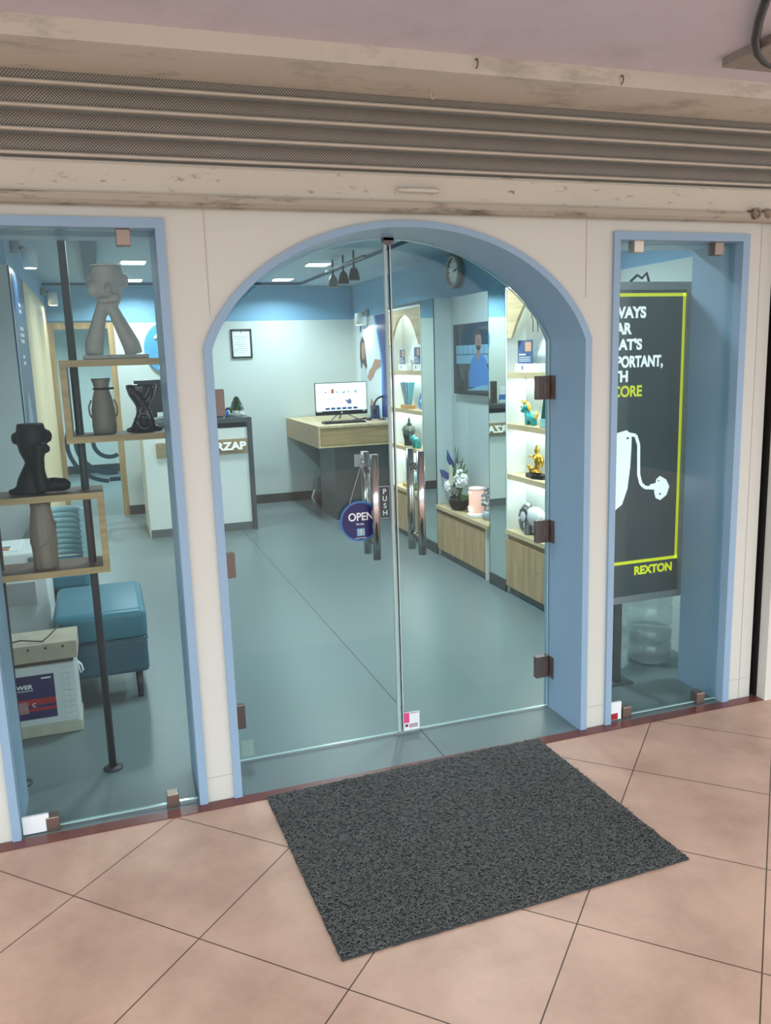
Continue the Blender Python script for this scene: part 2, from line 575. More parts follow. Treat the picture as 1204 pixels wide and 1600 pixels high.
def build(name, mb, mats, parent=None, origin=None, bevel=0.0, remesh=0.0, smooth_it=0, subsurf=0):
    if not isinstance(mats, (list, tuple)):
        mats = [mats]
    base = Vector((0, 0, 0))
    if parent is not None:
        p = parent
        while p is not None:
            base += p.location
            p = p.parent
    if origin is not None and parent is None:
        base = Vector(origin)
    me = bpy.data.meshes.new(name)
    me.from_pydata([(v[0] - base.x, v[1] - base.y, v[2] - base.z) for v in mb.v], [], mb.f)
    for q in mats:
        me.materials.append(q)
    me.polygons.foreach_set('material_index', mb.mi)
    me.polygons.foreach_set('use_smooth', mb.sm)
    me.update()
    o = bpy.data.objects.new(name, me)
    COL.objects.link(o)
    if parent is not None:
        o.parent = parent
    elif origin is not None:
        o.location = base
    if remesh:
        d = o.modifiers.new('remesh', 'REMESH')
        d.mode = 'VOXEL'
        d.voxel_size = remesh
        d.use_smooth_shade = True
        if smooth_it:
            s = o.modifiers.new('smooth', 'SMOOTH')
            s.iterations = smooth_it
            s.factor = 0.5
    if bevel:
        d = o.modifiers.new('bevel', 'BEVEL')
        d.width = bevel
        d.segments = 2
        d.limit_method = 'ANGLE'
        d.angle_limit = radians(40)
    if subsurf:
        d = o.modifiers.new('subsurf', 'SUBSURF')
        d.levels = d.render_levels = subsurf
    return o


def tag(o, label, cat, group=None, kind=None):
    o['label'] = label
    o['category'] = cat
    if group:
        o['group'] = group
    if kind:
        o['kind'] = kind
    return o


def thing(name, label, cat, loc, group=None):
    o = bpy.data.objects.new(name, None)
    o.empty_display_size = 0.05
    COL.objects.link(o)
    o.location = loc
    return tag(o, label, cat, group)


def struct(name, mb, mats, parent=None, label=None, **k):
    o = build(name, mb, mats, parent, **k)
    if parent is None:
        o['kind'] = 'structure'
        if label:
            o['label'] = label
    return o


def dup(root, delta, label, group=None):
    r = root.copy()
    COL.objects.link(r)
    r.location = root.location + Vector(delta)
    r['label'] = label
    if group:
        r['group'] = group
    for ch in list(root.children):
        c = ch.copy()
        COL.objects.link(c)
        c.parent = r
        for g in ch.children:
            d = g.copy()
            COL.objects.link(d)
            d.parent = c
    return r


def lamp(name, parent, loc, w, size, rot=(0, 0, 0), color=(0.86, 0.97, 1.0), size_y=None, spread=None, kind='AREA'):
    L = bpy.data.lights.new(name, kind)
    L.energy = w
    L.color = color
    if kind == 'AREA':
        L.shape = 'RECTANGLE' if size_y else 'DISK'
        L.size = size
        if size_y:
            L.size_y = size_y
        if spread:
            L.spread = spread
    else:
        L.shadow_soft_size = size
        if kind == 'SPOT':
            L.spot_size = spread or 1.2
            L.spot_blend = 0.5
    o = bpy.data.objects.new(name, L)
    COL.objects.link(o)
    base = Vector((0, 0, 0))
    p = parent
    while p is not None:
        base += p.location
        p = p.parent
    o.location = Vector(loc) - base
    o.rotation_euler = rot
    if parent:
        o.parent = parent
    return o


# ================================================================== SETTING
WT = 0.30       # thickness of the shop front
CZ = 2.43       # shop ceiling
# floors
struct('floor_outside', MB().box(-4, 7, -8, -0.055, -0.08, 0.0), M_TILE, label='terracotta tiled pavement laid diagonally')
struct('floor', MB().box(-2.2, 3.4, 0.0, 10.6, -0.08, 0.0), M_FLOOR, label='blue grey shop floor')
struct('trim_1', MB().box(-4, 7, -0.055, 0.0, -0.08, 0.003), M_SILL, label='maroon granite strip along the shop front')


def arch_out(x):
    return 1.492 + 0.58 * sqrt(max(0, 1 - ((x - 1.094) / 0.78) ** 2))


def arch_in(x):
    return 1.492 + 0.558 * sqrt(max(0, 1 - ((x - 1.094) / 0.75) ** 2))


# shop front wall with its three openings
fw_ = MB()
TOPZ = 2.62
fw_.box(-4, -0.418, 0.006, WT, 0, TOPZ)
fw_.box(-0.418, 0.245, 0.006, WT, 2.06, TOPZ)
fw_.box(0.245, 0.342, 0.006, WT, 0, TOPZ)
fw_.box(1.846, 1.94, 0.006, WT, 0, TOPZ)
fw_.box(1.94, 2.592, 0.006, WT, 2.05, TOPZ)
fw_.box(2.592, 2.722, 0.006, WT, 0, TOPZ)
S = [sin(pi / 2 * (-1 + 2 * i / 40)) for i in range(41)]
for i in range(40):
    xa, xb = 1.094 + 0.752 * S[i], 1.094 + 0.752 * S[i + 1]
    za, zb = arch_out(xa), arch_out(xb)
    v = [(xa, 0.006, za), (xb, 0.006, zb), (xb, 0.006, TOPZ), (xa, 0.006, TOPZ), (xa, WT, za), (xb, WT, zb), (xb, WT, TOPZ), (xa, WT, TOPZ)]
    fw_.add(v, [(0, 1, 2, 3), (4, 7, 6, 5), (0, 4, 5, 1)])
# fine joints of the cladding
struct('wall_front', fw_, M_CREAM, label='cream clad shop front')
jm = MB()
for x, z0, z1 in ((0.374, 1.75, 2.2), (1.822, 1.80, 2.2), (2.66, 0, 2.2)):
    jm.box(x - 0.001, x + 0.001, 0.0045, 0.007, z0, z1)
for x0, x1 in ((0.246, 0.341), (1.847, 1.939), (2.593, 2.721)):
    jm.box(x0, x1, 0.0045, 0.007, 0.095, 0.0965)
struct('trim_2', jm, mat('panel_joint', (186, 178, 168), 0.7), label='thin joints of the cream cladding')

# blue arched door surround
tm = MB()
po, pi_ = [(0.342, 0.0)], [(0.371, 0.0)]
for s in S:
    po.append((1.094 + 0.752 * s, arch_out(1.094 + 0.752 * s)))
    pi_.append((1.094 + 0.723 * s, arch_in(1.094 + 0.723 * s)))
po.append((1.846, 0.0)); pi_.append((1.817, 0.0))
for i in range(len(po) - 1):
    a, b, c, d = po[i], po[i + 1], pi_[i + 1], pi_[i]
    y0, y1 = -0.008, WT + 0.004
    v = [(p[0], y0, p[1]) for p in (a, b, c, d)] + [(p[0], y1, p[1]) for p in (a, b, c, d)]
    tm.add(v, [(0, 3, 2, 1), (4, 5, 6, 7), (0, 1, 5, 4), (2, 3, 7, 6)])
struct('door_frame', tm, M_BLUE, label='blue surround of the arched entrance')

# blue window surrounds and panes


def window(name, x0, x1, zt, ft, fr_, label, mid=0.04):
    root = bpy.data.objects.new(name, None)
    COL.objects.link(root)
    root.location = (x0, 0, 0)
    root['kind'] = 'structure'
    root['label'] = label
    b = MB()
    b.box(x0, x0 + ft, -0.008, WT + 0.004, 0, zt)
    b.box(x1 - fr_, x1, -0.008, WT + 0.004, 0, zt)
    b.box(x0 + ft, x1 - fr_, -0.008, WT + 0.004, zt - 0.03, zt)
    build('window_frame', b, M_BLUE, root)
    g = MB().box(x0 + ft + 0.004, x1 - fr_ - 0.004, mid - 0.005, mid + 0.005, 0.012, zt - 0.034)
    build('pane', g, M_GLASS, root)
    e = MB()
    e.box(x0 + ft + 0.004, x1 - fr_ - 0.004, mid - 0.005, mid + 0.005, 0.008, 0.0118)
    build('pane_edge', e, M_EDGE, root)
    return root


window('window_1', -0.418, 0.245, 2.06, 0.028, 0.029, 'tall narrow shop window left of the entrance')
window('window_2', 1.94, 2.592, 2.05, 0.028, 0.034, 'tall narrow shop window right of the entrance')

# shop shell
b = MB()
b.box(0.2, 2.9, 6.38, 6.5, 0, 2.03, 0)
b.box(0.2, 2.9, 6.38, 6.5, 2.03, 2.5, 1)
b.box(-0.5, 0.2, 6.38, 6.5, 2.06, 2.5, 1)
struct('wall_back', b, [M_WALL, M_BAND], label='white back wall with blue band on top')
b = MB()
b.box(2.8, 2.9, WT, 6.38, 0, 2.035, 0)
b.box(2.8, 2.9, WT, 6.38, 2.035, 2.5, 1)
struct('wall_right', b, [M_WALL, M_BAND], label='white right wall with blue band on top')
b = MB()
b.box(-1.3, -0.45, 2.6, 6.5, 0, 2.2, 0)
b.box(-1.3, -0.45, 2.6, 6.5, 2.2, 2.5, 1)
b.box(-1.3, -1.2, WT, 2.6, 0, 2.5, 0)
struct('wall_left', b, [mat('grey_white_wall', (196, 204, 206), 0.6, var=0.01), mat('pale_blue_upper', (150, 185, 210), 0.6, var=0.02)], label='left side wall')
struct('wall_adjoining_room', MB().box(-1.5, 1.5, 10.4, 10.5, 0, 2.5).box(-1.5, -1.4, 6.5, 10.4, 0, 2.5).box(1.4, 1.5, 6.5, 10.4, 0, 2.5), M_WALL, label='walls of the room behind the glass partition')
b = MB()
b.box(-1.3, 2.9, WT, 6.5, CZ, CZ + 0.06, 0)
b.box(-1.5, 1.5, 6.5, 10.5, CZ, CZ + 0.06, 0)
struct('ceiling', b, M_CEIL, label='pale blue shop ceiling')
b = MB()
b.box(2.19, 2.8, WT, 6.38, CZ - 0.03, CZ, 0)
b.box(2.188, 2.19, WT, 6.28, CZ - 0.03, CZ, 1)
b.box(-0.45, 2.19, 6.28, 6.38, CZ - 0.03, CZ, 0)
b.box(-0.45, 2.188, 6.278, 6.28, CZ - 0.03, CZ, 1)
struct('trim_3', b, [M_CEIL, M_CEIL_D], label='dropped border of the shop ceiling')
struct('ceiling_beam', MB().box(-0.036, 0.064, 1.2, 6.0, CZ - 0.07, CZ), M_CEIL_D, label='dark beam across the shop ceiling')
b = MB()
b.box(0.2, 2.8, 6.368, 6.38, 0, 0.10)
struct('baseboard_back', b, M_BASE, label='black baseboard on the back wall')
struct('baseboard_adjoining', MB().box(-1.4, 1.4, 10.385, 10.4, 0, 0.12), M_BASE, label='black baseboard in the room behind')

# pavement side: soffit beam, ceiling, right column
b = MB()
b.box(-4, 7, -0.29, 0.05, 2.475, 2.60)
struct('beam', b, M_BEAM, label='cream painted beam above the rolled up shutter')
struct('ceiling_outside', MB().box(-4, 7, -3.7, -0.29, 2.53, 2.60), M_PINK, label='pinkish veranda ceiling')
struct('pillar', MB().box(2.75, 4.0, -0.06, 0.32, 0, 2.475), M_CREAM, label='cream pillar right of the shutter slot')
struct('trim_4', MB().box(2.722, 2.75, 0.04, 0.14, 0, 2.475).box(2.7475, 2.75, -0.010, 0.04, 0, 2.475), M_DARKGAP, label='black slot of the shutter guide')

# ================================================================== SHUTTER
sh = thing('roller_shutter', 'rolled up perforated steel shutter above the shop front', 'shutter', (1.0, -0.02, 2.09))
X0, X1 = -3.0, 2.72
for k in range(5):
    zb = 2.229 + 0.0675 * k
    prof = [(-0.020, 0.003), (-0.034, 0.003), (-0.037, 0.005), (-0.037, 0.012), (-0.034, 0.0145), (-0.016, 0.018)]
    s = MB()
    # perforated, slightly curved face
    pf = [(-0.014 - 0.006 * sin(pi * t / 6), 0.016 + (0.0675 - 0.018) * t / 6) for t in range(7)]
    v = [(x, y, zb + z) for x in (X0, X1) for y, z in pf]
    n = len(pf)
    s.add(v, [(i, n + i, n + i + 1, i + 1) for i in range(n - 1)], 0, True)
    v = [(x, y, zb + z) for x in (X0, X1) for y, z in prof]
    n = len(prof)
    r_ = MB()
    r_.add(v, [(i, n + i, n + i + 1, i + 1) for i in range(n - 1)], 0, True)
    sl = build('slat', s, M_PERF, sh)
    build('rib', r_, M_RIB, sl)
rl = MB()
v = []
rp_ = [(-0.010, 2.228), (-0.034, 2.222), (-0.040, 2.212), (-0.042, 2.135), (-0.046, 2.128), (-0.062, 2.124), (-0.062, 2.104), (-0.046, 2.094), (-0.012, 2.092)]
v = [(x, y, z) for x in (X0, X1) for y, z in rp_]
n = len(rp_)
rl.add(v, [(i, n + i, n + i + 1, i + 1) for i in range(4)] + [(n - 1, 2 * n - 1, n, 0)])
rl.add(v, [(i, n + i, n + i + 1, i + 1) for i in range(4, n - 1)], 1)
br = build('bottom_rail', rl, [M_RAIL, stained('dirty_lip', (176, 170, 156), (98, 88, 76), 0.52, 0.68, (1.5, 3, 10))], sh)
h = MB()
h.tube([(1.04, -0.043, 2.165), (1.04, -0.062, 2.163), (1.055, -0.066, 2.163), (1.165, -0.066, 2.163), (1.18, -0.062, 2.163), (1.18, -0.043, 2.165)], 0.008, 8)
h.box(1.028, 1.052, -0.048, -0.04, 2.15, 2.178)
h.box(1.168, 1.192, -0.048, -0.04, 2.15, 2.178)
build('pull_handle', h, M_RAIL, br)
h = MB()
h.box(2.535, 2.66, -0.049, -0.04, 2.105, 2.135)
h.ball((2.56, -0.058, 2.12), (0.028, 0.014, 0.022))
h.ball((2.625, -0.058, 2.122), (0.024, 0.014, 0.02))
h.tube([(2.56 + 0.018 * cos(a), -0.072, 2.12 + 0.018 * sin(a)) for a in [2 * pi * i / 14 for i in range(14)]], 0.005, 6, closed=True)
build('hasp', h, stained('rusty_steel', (150, 136, 120), (70, 58, 50), 0.45, 0.6, (8, 8, 8)), br)

# hooks in the beam
for i, (x, y, z, lab) in enumerate(((1.222, -0.29, 2.505, 'small bent wire hook on the beam face near the middle of the beam'),
                                   (1.76, -0.29, 2.495, 'small wire hook on the face of the cream beam towards its right end'))):
    q = MB().tube([(x, y + 0.004, z + 0.012), (x, y - 0.01, z + 0.012), (x, y - 0.016, z + 0.002), (x, y - 0.012, z - 0.012), (x, y - 0.004, z - 0.014)], 0.0025, 6)
    tag(build('wire_hook', q, M_BRONZE_D, origin=(x, y, z)), lab, 'hook', 'wire hooks on the beam')
q = MB().tube([(1.145, -0.10, 2.478), (1.145, -0.10, 2.458), (1.151, -0.10, 2.45), (1.159, -0.10, 2.455), (1.159, -0.10, 2.464)], 0.0025, 6)
tag(build('wire_hook', q, mat('pale_hook', (200, 190, 176), 0.5), origin=(1.145, -0.10, 2.475)), 'small pale hook hanging under the beam just above the shutter', 'hook', 'wire hooks on the beam')

# cable and box at the veranda ceiling
cb = thing('ceiling_box', 'grey junction box on the veranda ceiling inside a loop of black cable', 'junction box', (2.1, -0.66, 2.53))
q = MB().box(2.03, 2.30, -0.78, -0.46, 2.500, 2.531)
build('cover', q, mat('dirty_grey_box', (150, 142, 134), 0.6, var=0.2, scale=30), cb, bevel=0.004)
q = MB()
pts = [onZ(x_, y_, 2.505) for x_, y_ in ((1206, -30), (1196, 0), (1186, 30), (1180, 60), (1183, 82), (1194, 96), (1212, 104), (1240, 112))]
q.tube(pts, 0.013, 8)
tag(build('black_cable', q, M_BLACK, origin=pts[3]), 'thick black cable looped on the veranda ceiling around a grey box', 'cable')

# ================================================================== DOORS


def glass_arch(x):
    d = min(0.735, abs(x - 1.1))
    return 2.044 - 0.84 + sqrt(0.84 ** 2 - d ** 2)


GY = 0.268


def leaf(name, xa, xb, label, hx, hinge_side):
    root = bpy.data.objects.new(name, None)
    COL.objects.link(root)
    root.location = (xb if hinge_side > 0 else xa, GY, 0)
    root['kind'] = 'structure'
    root['label'] = label
    n = 24
    top = [(xb + (xa - xb) * i / n, glass_arch(xb + (xa - xb) * i / n)) for i in range(n + 1)]
    pts = [(xa, 0.010), (xb, 0.010)] + top
    g = MB().poly(FY(GY), pts, -0.006, 0.006)
    gm = MB()
    # the two broad faces are glass, the thin rim is the bright polished edge
    k = len(pts)
    gm.v = g.v
    gm.f = g.f[:2]; gm.mi = g.mi[:2]; gm.sm = g.sm[:2]
    build('pane', gm, M_GLASS, root)
    em = MB()
    em.v = list(g.v)
    em.f = g.f[2:]; em.mi = [0] * k; em.sm = [False] * k
    build('pane_edge', em, M_EDGE, root)
    xs = (xb - 0.011, xb) if hinge_side < 0 else (xa, xa + 0.006)
    build('bright_edge_strip', MB().box(xs[0], xs[1], GY - 0.0075, GY + 0.0075, 0.012, 2.035), M_EDGE_GLINT, root)  # added strip standing in for the bright glass edge where the leaves meet
    # pull handle: front and rear bars with two stand-offs
    hb = MB()
    hb.cyl((hx, GY - 0.058, 0.797), (hx, GY - 0.058, 1.223), 0.0165, n=24)
    hd = build('pull_handle', hb, M_STEEL, root)
    hb = MB()
    hb.cyl((hx, GY + 0.062, 0.797), (hx, GY + 0.062, 1.223), 0.0165, n=24)
    build('rear_bar', hb, M_STEEL, hd)
    for z in (0.865, 1.155):
        hb = MB()
        hb.cyl((hx, GY - 0.05, z), (hx, GY + 0.055, z), 0.009, n=16)
        hb.cyl((hx, GY - 0.014, z), (hx, GY - 0.006, z), 0.015, n=16)
        hb.cyl((hx, GY + 0.006, z), (hx, GY + 0.014, z), 0.015, n=16)
        build('standoff', hb, M_STEEL, hd)
    for z in ((1.45, 0.826, 0.20)):
        s = hinge_side
        e = xb if s > 0 else xa
        hm = MB()
        hm.box(e - s * 0.062, e - s * 0.002, GY - 0.014, GY + 0.014, z - 0.05, z + 0.05)
        hm.box(e - s * 0.030, e - s * 0.004, GY - 0.019, GY - 0.013, z - 0.026, z + 0.026)
        hg = build('hinge', hm, M_BRONZE_D, root, bevel=0.002)
        hm = MB()
        hm.box(e + s * 0.0005, e + s * 0.0035, GY - 0.050, GY + 0.016, z - 0.05, z + 0.05)
        hm.cyl((e, GY - 0.034, z - 0.03), (e - s * 0.001, GY - 0.034, z - 0.03), 0.004, n=8)
        build('hinge_plate', hm, M_BRONZE_D, hg)
    return root


leaf('door_1', 0.376, 1.0965, 'left leaf of the arched frameless glass door', 1.0, -1)
leaf('door_2', 1.107, 1.812, 'right leaf of the arched frameless glass door', 1.196, 1)
pc = MB().cyl((1.1025, GY - 0.016, 2.043), (1.1025, GY + 0.016, 2.043), 0.021, n=24).box(1.082, 1.123, GY - 0.016, GY + 0.016, 2.04, 2.05)
tag(build('door_stop', pc, M_BRONZE_D, origin=(1.1, GY, 2.04)), 'round dark metal stop at the crown of the arch where both door leaves meet', 'door stop')

# clamps of the window panes
for x, z, m_, lab in ((0.1165, 2.004, M_BRONZE, 'brushed metal clamp at the top right of the left window pane'),
                     (0.123, 0.026, M_BRONZE, 'brushed metal clamp at the bottom right of the left window pane'),
                     (-0.288, 0.026, M_BRONZE, 'brushed metal clamp at the bottom left of the left window pane beside white block'),
                     (2.071, 2.002, mat('bright_nickel', (206, 196, 180), 0.3, metal=0.5), 'pale metal clamp at the top left of the right window pane'),
                     (2.461, 1.995, M_BRONZE, 'brushed metal clamp at the top right of the right window pane'),
                     (2.461, 0.028, M_BRONZE, 'brushed metal clamp at the bottom right of the right window pane'),
                     (2.070, 0.028, M_BRONZE, 'brushed metal clamp at the bottom left of the right window pane')):
    q = MB().box(x - 0.022, x + 0.022, 0.018, 0.062, z - 0.026, z + 0.026)
    tag(build('glass_clamp', q, m_, origin=(x, 0.04, z), bevel=0.0025), lab, 'clamp', 'clamps of the window panes')
q = MB().box(-0.386, -0.300, 0.022, 0.032, 0.004, 0.068)
tag(build('folded_paper', q, M_INK, origin=(-0.34, 0.03, 0.0)), 'folded white paper wedged at the bottom left corner of the left window', 'paper')
q = thing('paper_pack', 'white and red folded leaflet wedged at the bottom left corner of the right window', 'leaflet', (2.01, 0.03, 0.003))
build('sheet', MB().box(1.972, 2.040, 0.022, 0.032, 0.004, 0.085), M_INK, q)
build('red_print', MB().box(1.972, 2.022, 0.0205, 0.0222, 0.006, 0.034), M_RED, q)

# hanging OPEN disc
f = FY(0.245)
sg = thing('open_sign', 'round navy OPEN sign hung on the left glass door', 'sign', (0.943, 0.245, 0.87))
build('disc', MB().disc(f, 0.943, 0.953, 0.082, -0.003, 0.001), M_MIDBLUE, sg)
build('face', MB().disc(f, 0.943, 0.953, 0.075, 0.001, 0.002), M_NAVY, sg)
t = MB().text(f, 'OPEN', 0.947, 0.956, 0.104, 0.033, 0.002, 0.003, bold=0.02, align='C')
t.text(f, 'TO ALL', 0.943, 0.938, 0.036, 0.008, 0.002, 0.003, bold=0.02, align='C')
build('lettering', t, M_INK, sg)
t = MB().rect(f, 0.928, 0.962, 0.893, 0.925, 0.002, 0.003)
build('badge', t, M_SKYBLUE, sg)
t = MB()
for k in range(3):
    t.rect(f, 0.934, 0.958, 0.897 + k * 0.009, 0.902 + k * 0.009, 0.003, 0.0036)
for k in range(2):
    t.rect(f, 0.938 + k * 0.012, 0.942 + k * 0.012, 0.897, 0.921, 0.003, 0.0036)
t.rect(f, 0.92, 0.968, 0.884, 0.886, 0.002, 0.003)
build('emblem', t, M_INK, sg)
hk = thing('suction_hook', 'clear suction hook with beaded cord holding the round sign on the left door', 'hook', (0.957, 0.26, 1.195))
f2 = FY(0.262)
build('pad', MB().rect(f2, 0.934, 0.976, 1.172, 1.222, 0.0, 0.004), M_CLEAR, hk, bevel=0.001)
build('peg', MB().tube([(0.962, 0.258, 1.205), (0.962, 0.250, 1.203), (0.966, 0.246, 1.190), (0.962, 0.250, 1.182)], 0.004, 8), M_STEEL, hk)
ch = MB()
for (xa, za, xb, zb) in ((0.957, 1.180, 0.902, 1.022), (0.962, 1.180, 0.985, 1.020)):
    for k in range(26):
        tt = k / 25
        ch.ball((xa + (xb - xa) * tt, 0.247, za + (zb - za) * tt), (0.0022, 0.0022, 0.0034), n=6, k=4)
build('beaded_cord', ch, M_STEEL, hk)
f3 = FY(GY + 0.0105)
ps = thing('push_sign', 'dark purple upright PUSH plate on the left glass door beside its handle', 'sign', (1.062, GY + 0.01, 0.95))
build('plate', MB().rect(f3, 1.036, 1.086, 0.948, 1.084, 0, 0.003), mat('dark_plum_print', (34, 26, 52), 0.4), ps)
t = MB()
for k, ch_ in enumerate('PUSH'):
    t.text(f3, ch_, 1.062, 1.050 - k * 0.0295, None, 0.0215, 0.003, 0.004, bold=0.02, align='C')
for a in ((1.038, 1.0395, 0.95, 1.082), (1.0825, 1.084, 0.95, 1.082), (1.038, 1.084, 0.95, 0.9515), (1.038, 1.084, 1.0805, 1.082)):
    t.rect(f3, *a, 0.003, 0.004)
build('lettering', t, M_INK, ps)
f4 = FY(GY - 0.0065)
st = thing('pink_sticker', 'white and pink sticker low on the right glass door by the meeting edge', 'sticker', (1.14, GY, 0.01))
build('paper', MB().rect(f4, 1.112, 1.184, 0.012, 0.094, 0, 0.0008), M_INK, st)
build('pink_patch', MB().rect(f4, 1.112, 1.137, 0.046, 0.092, 0.0008, 0.0014), M_PINKP, st)
t = MB().disc(f4, 1.124, 0.034, 0.007, 0.0008, 0.0014)
for k in range(3):
    t.rect(f4, 1.135, 1.176, 0.024 + k * 0.006, 0.027 + k * 0.006, 0.0008, 0.0014)
t.rect(f4, 1.14, 1.178, 0.087, 0.0895, 0.0008, 0.0014)
build('lettering', t, mat('dark_red_print', (120, 40, 56), 0.5), st)
st = MB().rect(f4, 0.412, 0.463, 0.026, 0.096, 0, 0.0008)
tag(build('faded_sticker', st, mat('faded_film', (150, 178, 168), 0.5), origin=(0.44, GY, 0.03)), 'faded pale sticker low on the left glass door by the jamb', 'sticker')

# ================================================================== DOOR MAT
a = radians(1.695)
ma, mb_ = Vector((cos(a), sin(a), 0)), Vector((sin(a), -cos(a), 0))
mo = Vector((0.454, -0.046, 0.0))
MW, MH = 1.155, 0.917
dm = thing('doormat', 'dark grey coiled vinyl doormat on the pavement before the entrance', 'doormat', mo + ma * MW / 2 + mb_ * MH / 2)
q = MB()
rim = []
for (p, d, L) in ((mo, ma, MW), (mo + ma * MW, mb_, MH), (mo + ma * MW + mb_ * MH, -ma, MW), (mo + mb_ * MH, -mb_, MH)):
    nn = int(L / 0.02)
    for i in range(nn):
        rim.append(p + d * (L * i / nn) + Vector((random.uniform(-1, 1), random.uniform(-1, 1), 0)) * 0.0015)
k = len(rim)
q.add([(p.x, p.y, 0.0005) for p in rim] + [(p.x, p.y, 0.007) for p in rim],
      [tuple(range(k)), tuple(range(k, 2 * k))[::-1]] + [(i, k + i, k + (i + 1) % k, (i + 1) % k) for i in range(k)])
build('backing', q, M_MATBASE, dm)
# vinyl curls
rng = np.random.default_rng(3)
NC, NS, NR = 15000, 6, 4
u = rng.uniform(0.004, MW - 0.004, NC); w = rng.uniform(0.004, MH - 0.004, NC)
cx = mo.x + ma.x * u + mb_.x * w; cy = mo.y + ma.y * u + mb_.y * w
th0 = rng.uniform(0, 2 * pi, NC); rad = rng.uniform(0.004, 0.0085, NC); sweep = rng.uniform(2.5, 5.5, NC)
tilt = rng.uniform(-0.6, 0.6, NC); tdir = rng.uniform(0, 2 * pi, NC); zz = rng.uniform(0.007, 0.0115, NC)
s_ = np.linspace(0, 1, NS)
ang = th0[:, None] + sweep[:, None] * s_[None]
lx = rad[:, None] * np.cos(ang); ly = rad[:, None] * np.sin(ang)
lz = np.clip((lx * np.cos(tdir)[:, None] + ly * np.sin(tdir)[:, None]) * tilt[:, None], -0.004, 0.005)
P = np.stack([cx[:, None] + lx, cy[:, None] + ly, zz[:, None] + lz], -1)
rd = np.stack([np.cos(ang), np.sin(ang), np.zeros_like(ang)], -1)
verts = []
TR = 0.00135
for j in range(NR):
    q_ = 2 * pi * j / NR
    verts.append(P + rd * (cos(q_) * TR) + np.array([0, 0, sin(q_) * TR]))
V = np.stack(verts, 2).reshape(-1, 3)          # NC,NS,NR
base_i = (np.arange(NC)[:, None, None] * NS * NR + np.arange(NS - 1)[None, :, None] * NR + np.arange(NR)[None, None, :])
nxt = (np.arange(NC)[:, None, None] * NS * NR + np.arange(NS - 1)[None, :, None] * NR + (np.arange(NR)[None, None, :] + 1) % NR)
FA = np.stack([base_i, nxt, nxt + NR, base_i + NR], -1).reshape(-1, 4)
me = bpy.data.meshes.new('coil_pile')
V = V - np.array(dm.location)
me.vertices.add(len(V)); me.vertices.foreach_set('co', V.astype(np.float32).ravel())
me.loops.add(FA.size); me.loops.foreach_set('vertex_index', FA.astype(np.int32).ravel())
me.polygons.add(len(FA)); me.polygons.foreach_set('loop_start', (np.arange(len(FA)) * 4).astype(np.int32))
me.update(calc_edges=True); me.validate()
me.materials.append(M_COIL)
cp = bpy.data.objects.new('coil_pile', me)
COL.objects.link(cp)
cp.parent = dm
cp['kind'] = 'stuff'

# ================================================================== CEILING LIGHTS


def ceiling_light(x, y, lab, watt=1.0):
    t = thing('ceiling_light', lab, 'ceiling light', (x, y, CZ), 'ceiling panels')
    build('housing', MB().box(x - 0.105, x + 0.105, y - 0.105, y + 0.105, CZ - 0.010, CZ), M_INK, t, bevel=0.003)
    build('diffuser', MB().box(x - 0.092, x + 0.092, y - 0.092, y + 0.092, CZ - 0.018, CZ - 0.009), M_LAMP, t, bevel=0.004)
    lamp('panel_light', t, (x, y, CZ - 0.03), PANEL_W * watt, 0.18, size_y=0.18, spread=2.6)


ceiling_light(1.90, 5.85, 'small ceiling panel nearest the back wall, seen through the left door leaf')
ceiling_light(1.93, 4.50, 'small square ceiling panel seen through the left door leaf beside the track spotlights')
ceiling_light(0.355, 4.42, 'small square ceiling panel seen large through the top of the left window')
ceiling_light(0.40, 5.93, 'small square ceiling panel near the back wall seen through the left window')
ceiling_light(1.93, 2.15, 'added unseen ceiling panel brightening the middle of the shop', 1.7)  # added out of view to brighten the right middle of the shop
ceiling_light(0.355, 1.25, 'added unseen ceiling panel just inside the left shop window')  # lamp added above the sightline to light the left window display
ceiling_light(1.93, 0.95, 'added unseen ceiling panel just inside the right shop window')  # unseen lamp added to light the space behind the right window
ceiling_light(-0.2, 8.6, 'added unseen ceiling panel in the room behind the glass partition', 4.0)  # added lamp, out of view, that brightens the adjoining room

# track with three spotlights
tr = thing('track_light', 'black ceiling track with three dark bell spotlights', 'track light', (1.985, 3.87, CZ))
build('track', MB().box(1.972, 1.998, 3.32, 4.42, 2.345, 2.362), M_DKGREY, tr)
for y, m_ in ((4.22, mat('grey_spot', (110, 116, 120), 0.4)), (3.90, M_BLACK), (3.60, M_BLACK)):
    s = MB()
    s.cyl((1.985, y, CZ), (1.985, y, 2.30), 0.008, n=10)
    st_ = build('stem', s, M_BLACK, tr)
    s = MB()
    s.lathe((1.985, y, 0), [(0.030, 2.205), (0.046, 2.200), (0.047, 2.206), (0.040, 2.25), (0.030, 2.285), (0.014, 2.302)], 24)
    sp_ = build('spot_head', s, m_, st_)
    lamp('spot_light', st_, (1.985, y, 2.198), SPOT_W, 0.05)

# wall spots: a bracket and a white can


